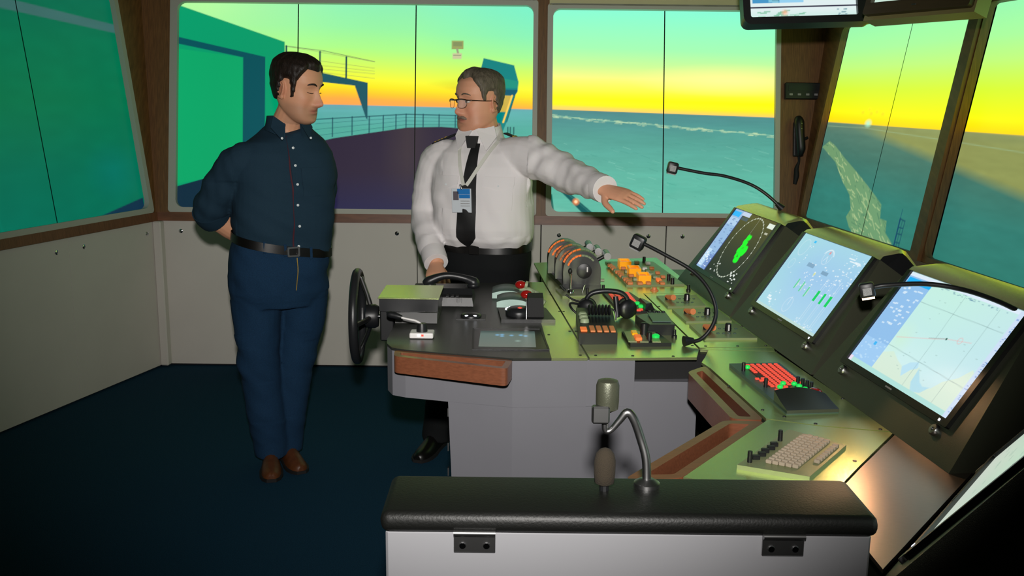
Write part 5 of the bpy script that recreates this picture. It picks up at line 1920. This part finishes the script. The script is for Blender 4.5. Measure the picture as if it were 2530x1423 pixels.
# rolled cuff of the near sleeve
q = MB()
q.tube([(-1.263, 4.06, 1.125), (-1.26, 4.078, 1.105), (-1.252, 4.095, 1.09)], [.0785, .0775, .0745], 24, smooth=3)
sub(q.build('rolled_cuff', 'shirt_navy', man1, smooth=60, world=True), shirt1)
M01 = (-.957, 4.1)
sub(patch('placket', B1, F1, M01, lambda u, v: (-.018 + .03 * u + .002 * math.sin(v * 9), .965 + .485 * v), 4, 40, .003, 'shirt_navy', man1, .001), shirt1)
sub(patch('placket_lining', B1, F1, M01, lambda u, v: (.011 + .006 * u + .003 * math.sin(v * 11), .96 + .47 * v), 2, 40, .0018, 'stripe_red', man1, .001), shirt1)
for z in (.985, 1.07, 1.155, 1.24, 1.315, 1.385):
    c = drape(B1, F1, [(-.006, z)], .0045, M01)[0]
    m = Vector((0, 0, 1)).rotation_difference(F1).to_matrix().to_4x4()
    m.translation = c
    sub(MB().lathe([(.0055, -.002), (.0055, .001), (.004, .0018)], 12, m).build('button', 'button_pale', man1, smooth=40, world=True), shirt1)
sub(patch('pocket', B1, F1, M01, lambda u, v: (-.135 + .105 * u, 1.19 + .115 * v), 8, 8, .0025, 'shirt_navy', man1, .0008), shirt1)
# collar: band round the neck and two points
nc = Vector((-.945, 4.112, 1.465))
fa = math.atan2(F1.y, F1.x)
R = []
for h, r in ((-.012, .084), (.022, .076), (.045, .0735), (.046, .0785), (.02, .083), (-.012, .09)):
    row = []
    for t in np.linspace(fa + .42, fa + 2 * PI - .42, 30):
        fr_ = max(0, math.cos(t - fa))
        row.append(nc + Vector((r * 1.02 * math.cos(t), r * math.sin(t), h - .034 * fr_ ** 2)) + F1 * .012 * fr_)
    R.append(row)
q = MB()
q.loft(R, caps=False, closed=False)
collar = sub(q.build('collar', 'shirt_navy', man1, smooth=60, world=True), shirt1)
Rr = F1.cross(Vector((0, 0, 1)))
for s in (-1, 1):
    pts = [nc + F1 * .088 + Rr * s * .032 + Vector((0, 0, .012)), nc + F1 * .046 + Rr * s * .07 + Vector((0, 0, .046)), nc + F1 * .066 + Rr * s * .088 + Vector((0, 0, .0)), nc + F1 * .122 + Rr * s * .058 + Vector((0, 0, -.05))]
    q = MB()
    k = [p + F1 * .005 + Vector((0, 0, .002)) for p in pts]
    q.add([tuple(p) for p in pts + k], [(3, 2, 1, 0), (4, 5, 6, 7), (0, 1, 5, 4), (1, 2, 6, 5), (2, 3, 7, 6), (3, 0, 4, 7)])
    sub(q.build('collar_point', 'shirt_navy', man1, world=True), shirt1)
    m = Vector((0, 0, 1)).rotation_difference(F1).to_matrix().to_4x4()
    m.translation = pts[3] + F1 * .006 + Vector((0, 0, .010)) + Rr * s * .002
    sub(MB().lathe([(.005, -.001), (.005, .002), (.003, .003)], 10, m).build('collar_button', 'button_pale', man1, smooth=40, world=True), shirt1)

tr = MB()
torso(tr, [(.72, -.998, 4.085, .16, .13), (.78, -1.0, 4.09, .198, .15), (.86, -.998, 4.095, .208, .158), (.93, -.985, 4.1, .207, .152, TL), (.985, -.978, 4.1, .199, .142, TL)], Y1)
tr.tube([(-1.085, 4.045, .86), (-1.08, 4.04, .70), (-1.08, 4.03, .56), (-1.08, 4.03, .48), (-1.07, 4.045, .36), (-1.06, 4.05, .24), (-1.05, 4.065, .12), (-1.05, 4.068, .045)], [.115, .104, .091, .087, .084, .081, .077, .078], 22, smooth=4)
tr.tube([(-.91, 4.13, .86), (-.905, 4.14, .70), (-.93, 4.135, .56), (-.943, 4.13, .48), (-.965, 4.13, .36), (-.982, 4.13, .24), (-.998, 4.13, .12), (-1.0, 4.125, .045)], [.115, .104, .091, .087, .084, .081, .077, .078], 22, smooth=4)
me = remesh(tr, .007, 5, .5)
folds(me, lambda p: .008 * noise.noise(Vector((p.x * 7, p.y * 7, p.z * (15 if p.z < .6 or p.z > .75 else 8) + p.x * 10))) * (1.3 if (.4 < p.z < .56 or p.z < .22 or p.z > .78) else .6) + .003 * fnoise(p, 14, 5))
Bj = bvh(me)
jeans = mesh_obj('jeans', me, 'denim', man1)
belt = band('belt', [(.962, -.979, 4.1, .205, .149, TL), (.998, -.977, 4.1, .2035, .147, TL)], Y1, .005, 'leather_black', man1)
bc = Vector((-.979, 4.1, .968)) + F1 * .158
bc.z += TL * (bc.x + .979) + .012
m = axes(bc, -Rr, (0, 0, 1), F1)
sub(MB().ring(rrect(-.026, -.021, .026, .021, .006), rrect(-.019, -.014, .019, .014, .004), -.002, .006, m).build('buckle', 'steel', man1, smooth=40, world=True), belt)
for s in (-.13, -.05, .06, .14):
    p = drape(Bj, F1, [(-s, .93)], .004, M01)[0]
    zc = .98 + TL * (p.x + .979)
    sub(MB().box((0, 0, 0), (.012, .006, .05), axes((p.x, p.y, zc), -Rr, F1, (0, 0, 1)), bev=.001).build('belt_loop', 'denim', man1, world=True), jeans)
sub(patch('fly_seam', Bj, F1, M01, lambda u, v: (-.002 + .003 * u + .01 * (1 - v) ** 2, .80 + .135 * v), 1, 14, .002, 'gold', man1, .0), jeans)
shoe(man1, (-1.065, 4.12, 0), (-1.0, 3.86, 0), 'leather_brown')
shoe(man1, (-1.02, 4.18, 0), (-.895, 3.955, 0), 'leather_brown')

# ================================================ man in the white shirt
F2 = Vector((-.28, -.96, 0)).normalized()
Y2 = math.atan2(F2.x, -F2.y)
R2 = F2.cross(Vector((0, 0, 1)))
man2 = thing('person', 'grey-haired man with glasses, white uniform shirt and black tie pointing with his arm', 'person', (-.13, 4.25, 0), group='people on the bridge')
HM2 = head_M((-.148, 4.25, 1.573), (-.80, -.60), -.04, 1.10, .0)
G2, A2 = head_grid(1.06, .012, 1.12)
sk = MB()
add_head(sk, G2, HM2)
sk.tube([(-.135, 4.26, 1.36), (-.138, 4.255, 1.43), (-.148, 4.25, 1.49), (-.152, 4.25, 1.54)], [.084, .08, .076, .072], 20, smooth=3)
torso(sk, [(.9, -.12, 4.23, .16, .11), (1.1, -.13, 4.22, .17, .12), (1.28, -.135, 4.225, .17, .10), (1.36, -.137, 4.24, .13, .07), (1.40, -.137, 4.25, .07, .06)], Y2)
for pts, rr in (([(-.30, 4.27, 1.34), (-.36, 4.29, 1.2), (-.383, 4.27, 1.08), (-.35, 4.16, .985), (-.315, 4.04, .905)], [.05, .045, .043, .042, .029]),
                ([(.02, 4.16, 1.36), (.13, 4.07, 1.335), (.225, 3.97, 1.293), (.285, 3.85, 1.277), (.345, 3.72, 1.258)], [.05, .046, .042, .040, .029]),
                ([(-.2, 4.25, .92), (-.235, 4.25, .7), (-.275, 4.25, .48), (-.305, 4.28, .28), (-.335, 4.31, .06)], [.09, .075, .055, .052, .04]),
                ([(-.04, 4.22, .92), (-.02, 4.22, .7), (-.0, 4.22, .48), (.01, 4.235, .28), (.015, 4.25, .06)], [.09, .075, .055, .052, .04])):
    sk.tube(pts, rr, 16, smooth=4)
d = Vector((.78, -.60, -.19)).normalized()
zz = Vector((.18, -.05, .98))
yy = zz.cross(d).normalized()          # left of the pointing direction
zz = d.cross(yy)
# left hand, palm down, thumb towards the camera
add_hand(sk, axes((.352, 3.713, 1.254), d, yy, zz) @ Matrix.Rotation(.45, 4, 'X') if False else axes((.352, 3.713, 1.254), d, yy, zz) @ Matrix.Rotation(.5, 4, 'X'), False, (.10, .12, .10), (.95, .5), .05, 1.02)
d = Vector((.05, -.93, -.30)).normalized()
zz = Vector((0, -.3, .95))
yy = zz.cross(d).normalized()
zz = d.cross(yy)
add_hand(sk, axes((-.318, 4.02, .897), d, yy, zz) @ Matrix.Scale(-1, 4, (0, 1, 0)) if False else axes((-.318, 4.02, .897), d, yy, zz), True, (.1, .45, .5), (.5, .3), .08)
me = remesh(sk, .0033, 2, .4)
tint(me, skin_tint(HM2, (216, 158, 126), (180, 106, 94), (190, 132, 108), .4, .35))
body2 = mesh_obj('body', me, 'skin', man2)


def zh2(a):
    a = np.abs(a)
    return np.interp(a, [0, .4, .6, .8, 1.0, 1.15, 1.28, 1.36, 1.75, 1.95, 2.3, PI], [.086, .094, .09, .07, .05, .0, .0, .038, .038, -.03, -.05, -.054])


def th2(a, z):
    a = np.abs(a)
    t = np.interp(z, [-.06, .0, .05, .1, .12], [.004, .006, .008, .012, .015])
    return t + .010 * np.exp(-(a / .6) ** 2) * np.clip((z - .085) / .02, 0, 1)


hair('hair', G2, A2, HM2, zh2, th2, 'hair_grey', man2, 5, .0025)
for s in (-1, 1):
    q = MB()
    q.tube([HM2 @ Vector(p) for p in ((s * .015, .092, .033), (s * .028, .0905, .037), (s * .041, .0825, .035), (s * .05, .074, .03))], [.002, .003, .0026, .0012], 8, smooth=4)
    q.build('eyebrow', 'hair_grey', man2, smooth=60, world=True)
    q = MB()
    q.ell((s * .0315, .0755, .0075), (.0125, .010, .0078), 14, 10, HM2)
    ey = q.build('eye', 'eye_white', man2, smooth=80, world=True)
    q = MB()
    q.ell((s * .0315 + .002, .083, .0075), (.0052, .0035, .0052), 12, 8, HM2)
    sub(q.build('iris', 'iris', man2, smooth=80, world=True), ey)
    q = MB()
    q.tube([HM2 @ Vector(p) for p in ((s * .018, .0835, .0115), (s * .027, .0862, .0145), (s * .036, .0835, .0140), (s * .046, .0735, .0095))], [.0012, .0022, .0022, .0012], 8, smooth=4)
    sub(q.build('eyelid', 'eyelid', man2, smooth=60, world=True), ey)
q = MB()
q.tube([HM2 @ Vector(p) for p in ((-.030, .0815, -.060), (-.016, .0895, -.0535), (0, .0915, -.052), (.016, .0895, -.0535), (.030, .0815, -.060))], [.0035, .0075, .0065, .0075, .0035], 10, smooth=4)
q.build('moustache', 'moustache_grey', man2, smooth=60, world=True)
# glasses
gl = None
fr = MB()
for s in (-1, 1):
    fr.tube([HM2 @ Vector(p) for p in ((s * .009, .1095, .014), (s * .016, .1105, .0165), (s * .035, .108, .0175), (s * .055, .1, .014), (s * .058, .0985, .006))], [.0018, .0022, .0022, .0022, .0018], 8, smooth=3)
    fr.tube([HM2 @ Vector(p) for p in ((s * .056, .099, .013), (s * .073, .08, .012), (s * .0815, .03, .008), (s * .083, -.012, .006), (s * .08, -.03, -.006))], [.0022, .0024, .002, .0018, .0018], 8, smooth=3)
fr.tube([HM2 @ Vector(p) for p in ((-.010, .1095, .013), (0, .112, .015), (.010, .1095, .013))], .0016, 8, smooth=3)
gl = fr.build('glasses', 'glasses_frame', man2, smooth=60, world=True, label='thin half-rimmed glasses')
for s in (-1, 1):
    pts = [(s * .010, .1095, .014), (s * .035, .1075, .017), (s * .055, .0995, .0135), (s * .057, .0985, -.004), (s * .048, .1025, -.014), (s * .03, .1075, -.0165), (s * .015, .109, -.012)]
    q = MB()
    k = [(x, y - .0012, z) for x, y, z in pts]
    n = len(pts)
    q.add(pts + k, [tuple(range(n)), tuple(range(2 * n - 1, n - 1, -1))] + [(i, (i + 1) % n, (i + 1) % n + n, i + n) for i in range(n)], HM2)
    sub(q.build('lens', 'lens_glass', man2, world=True), gl)
    q = MB()
    q.tube([HM2 @ Vector(p) for p in pts[2:] + pts[:1]], .0009, 6, smooth=3)
    sub(q.build('lens_rim', 'glasses_frame', man2, smooth=60, world=True), gl)

sh = MB()
torso(sh, [(.945, -.118, 4.23, .17, .135), (.972, -.12, 4.222, .196, .152), (1.0, -.124, 4.215, .214, .168), (1.05, -.128, 4.21, .222, .174), (1.14, -.132, 4.21, .222, .166), (1.23, -.136, 4.215, .222, .15), (1.31, -.138, 4.225, .216, .132), (1.365, -.138, 4.235, .188, .114), (1.40, -.138, 4.245, .135, .095), (1.43, -.14, 4.25, .095, .086)], Y2)
sh.tube([(-.26, 4.26, 1.345), (-.325, 4.28, 1.325), (-.365, 4.29, 1.22), (-.385, 4.275, 1.09), (-.368, 4.20, 1.02), (-.335, 4.09, .94), (-.322, 4.05, .915)], [.07, .08, .073, .066, .060, .05, .046], 20, smooth=4)
sh.tube([(-.03, 4.19, 1.35), (.05, 4.14, 1.355), (.13, 4.065, 1.333), (.22, 3.97, 1.292), (.28, 3.86, 1.278), (.335, 3.745, 1.262), (.347, 3.722, 1.258)], [.075, .084, .078, .070, .062, .05, .048], 20, smooth=4)
me = remesh(sh, .0055, 5, .5)


def f2(p):
    w = .003 * fnoise(p, 10, 3)
    w += .0075 * noise.noise(Vector((p.x * 16 + p.z * 6, p.y * 6, p.z * 5))) * (1 if p.z < 1.2 else .6)
    if p.x > .06 and p.z > 1.15:
        w += .013 * noise.noise(Vector((p.x * 20 - p.z * 10, p.y * 14, p.z * 12 + p.x * 9)))
    if p.x < -.3:
        w += .009 * noise.noise(Vector((p.x * 9, p.y * 13, p.z * 20)))
    if p.z < 1.02:
        w += .006 * noise.noise(Vector((p.x * 22, p.y * 22, p.z * 6)))
    return w


folds(me, f2)
B2 = bvh(me)
shirt2 = mesh_obj('shirt', me, 'shirt_white', man2)
M02 = (-.132, 4.22)
# cuffs
for a, b, r in (((-.338, 4.10, .947), (-.32, 4.045, .910), .0525), ((.325, 3.77, 1.264), (.35, 3.715, 1.257), .054)):
    a, b = Vector(a), Vector(b)
    q = MB()
    q.tube([a, a * .5 + b * .5, b, b - (b - a) * .05], [r, r * 1.02, r * .98, r * .85], 24, smooth=3)
    sub(q.build('cuff', 'shirt_white', man2, smooth=50, world=True), shirt2)
# collar
nc = Vector((-.14, 4.248, 1.432))
R = []
for h, r in ((-.02, .098), (.02, .086), (.05, .080), (.049, .085), (.02, .093), (-.02, .104)):
    R.append([nc + Vector((r * math.cos(t), r * math.sin(t), h + .014 * math.sin(t))) for t in np.linspace(0, 2 * PI, 32, endpoint=False)])
q = MB()
q.loft(R, caps=False)
sub(q.build('collar', 'shirt_white', man2, smooth=60, world=True), shirt2)
for s in (-1, 1):
    pts = [nc + F2 * .088 + R2 * s * .010 + Vector((0, 0, .024)), nc + F2 * .05 + R2 * s * .076 + Vector((0, 0, .044)), nc + F2 * .066 + R2 * s * .092 + Vector((0, 0, .0)), nc + F2 * .118 + R2 * s * .062 + Vector((0, 0, -.058))]
    k = [p + F2 * .006 + Vector((0, 0, .002)) for p in pts]
    q = MB()
    q.add([tuple(p) for p in pts + k], [(3, 2, 1, 0), (4, 5, 6, 7), (0, 1, 5, 4), (1, 2, 6, 5), (2, 3, 7, 6), (3, 0, 4, 7)])
    sub(q.build('collar_point', 'shirt_white', man2, world=True), shirt2)
# pockets with flaps, front placket
for s0, s1 in ((.062, .165), (-.172, -.060)):
    sub(patch('pocket', B2, F2, M02, lambda u, v: (s0 + (s1 - s0) * u, 1.135 + .135 * v), 10, 10, .0022, 'shirt_white', man2, .0006), shirt2)
    fl_ = patch('pocket_flap', B2, F2, M02, lambda u, v: (s0 - .003 + (s1 - s0 + .006) * u, 1.272 - (.035 + .018 * (1 - abs(2 * u - 1))) * (1 - v)), 10, 6, .003, 'shirt_white', man2, .003)
    sub(fl_, shirt2)
    c = drape(B2, F2, [((s0 + s1) / 2, 1.235)], .007, M02)[0]
    m = Vector((0, 0, 1)).rotation_difference(F2).to_matrix().to_4x4()
    m.translation = c
    sub(MB().lathe([(.004, -.001), (.004, .001)], 10, m).build('pocket_button', 'button_pale', man2, world=True), shirt2)
# tie


def tiefn(u, v):
    z = .975 + (1.405 - .975) * v
    w = np.interp(v, [0, .04, .1, .35, .8, .93, 1], [.002, .026, .043, .041, .024, .019, .017])
    c = .004 + .012 * (1 - v)
    return (c + (u - .5) * 2 * w, z)


tie = patch('tie', B2, F2, M02, tiefn, 6, 40, .004, 'tie_black', man2, .004)
q = MB()
kc = nc + F2 * .112 + Vector((0, 0, -.022)) + R2 * .004
q.prism([(-.026, .026), (-.018, -.024), (.018, -.024), (.026, .026)], -.012, .010, axes(kc, R2, Vector((0, 0, 1)), F2))
sub(q.build('knot', 'tie_black', man2, world=True), tie)
# lanyard and badge
lan = []
for side in (1, -1):
    pts = []
    for k in range(13):
        t = k / 12
        s_ = (.075 if side > 0 else -.078) * (1 - t) ** .9 + .012 * t + side * .006
        pts.append((s_ + .012 * t, 1.415 - (1.415 - 1.235) * t))
    P = drape(B2, F2, pts, .012, M02)
    P = [nc + R2 * side * .082 + F2 * .01 + Vector((0, 0, .03))] + P
    q = MB()
    for i in range(len(P) - 1):
        a, b = P[i], P[i + 1]
        dd = (b - a).normalized()
        sd = dd.cross(F2).normalized() * .0075
        f_ = F2 * .0012
        q.add([tuple(x) for x in (a - sd, a + sd, b + sd, b - sd, a - sd + f_, a + sd + f_, b + sd + f_, b - sd + f_)], [(3, 2, 1, 0), (4, 5, 6, 7), (0, 1, 5, 4), (1, 2, 6, 5), (2, 3, 7, 6), (3, 0, 4, 7)])
    lan.append(q.build('lanyard_strap', 'strap_white', man2, world=True))
bc = drape(B2, F2, [(.032, 1.185)], .016, M02)[0]
BM = axes(bc, -R2, Vector((0, 0, 1)), F2) @ Matrix.Rotation(.03, 4, 'Z')
MB().tube([BM @ Vector((-.004, .055, 0)), BM @ Vector((0, .042, .002)), BM @ Vector((.004, .035, .001))], .004, 8, smooth=3).build('badge_clip', 'steel', man2, smooth=50, world=True)
cd = MB().box((0, -.012, 0), (.086, .1, .0025), BM, bev=.001).build('badge_card', 'badge_white', man2, world=True)
sub(MB().box((.010, .026, .0018), (.056, .022, .001), BM).build('blue_field', 'badge_blue', man2, world=True), cd)
sub(MB().box((.014, .006, .0018), (.048, .016, .001), BM).build('blue_field', 'badge_blue', man2, world=True), cd)
sub(MB().box((-.024, .008, .0018), (.024, .036, .001), BM).build('portrait', 'badge_photo', man2, world=True), cd)
for k in range(3):
    sub(MB().box((.016, -.014 - k * .010, .0018), (.04, .0025, .001), BM).build('text_line', 'label_grey', man2, world=True), cd)
# epaulettes
for s, c, dz in ((1, Vector((-.295, 4.255, 1.418)), .28), (-1, Vector((.015, 4.175, 1.428)), -.22)):
    ax = (R2 * s + Vector((0, 0, -.42 if s > 0 else -.36))).normalized()
    ay = Vector((0, 0, 1)).cross(ax).normalized()
    EM = axes(c, ax, ay, ax.cross(ay))
    e = MB().box((0, 0, 0), (.115, .05, .006), EM, bev=.002).build('epaulette', 'navy_cloth', man2, world=True, label='navy shoulder board with gold stripes')
    for k in range(4):
        sub(MB().box((-.012 + k * .017, 0, .0035), (.009, .05, .003), EM).build('gold_stripe', 'gold', man2, world=True), e)

tr = MB()
torso(tr, [(.74, -.122, 4.235, .15, .12), (.80, -.122, 4.235, .19, .15), (.88, -.12, 4.232, .203, .16), (.945, -.118, 4.23, .198, .152), (.975, -.118, 4.23, .19, .146)], Y2)
tr.tube([(-.205, 4.25, .88), (-.235, 4.25, .70), (-.275, 4.25, .48), (-.305, 4.28, .28), (-.33, 4.305, .1), (-.335, 4.31, .045)], [.115, .104, .088, .08, .075, .077], 20, smooth=4)
tr.tube([(-.035, 4.22, .88), (-.02, 4.22, .70), (-.0, 4.22, .48), (.01, 4.235, .28), (.015, 4.25, .1), (.015, 4.25, .045)], [.11, .1, .088, .08, .075, .077], 20, smooth=4)
me = remesh(tr, .008, 5, .5)
folds(me, lambda p: .005 * noise.noise(Vector((p.x * 8, p.y * 8, p.z * 9 + p.x * 8))))
trousers = mesh_obj('trousers', me, 'trouser_black', man2)
belt = band('belt', [(.945, -.118, 4.23, .2, .154), (.98, -.118, 4.23, .196, .152)], Y2, .005, 'leather_black', man2)
bcn = Vector((-.118, 4.23, .962)) + F2 * .161
sub(MB().box((0, 0, 0), (.045, .04, .006), axes(bcn, -R2, (0, 0, 1), F2), bev=.002).build('buckle', 'leather_black', man2, world=True), belt)
shoe(man2, (-.325, 4.36, 0), (-.41, 4.10, 0), 'leather_black')
shoe(man2, (.02, 4.31, 0), (-.01, 4.03, 0), 'leather_black')
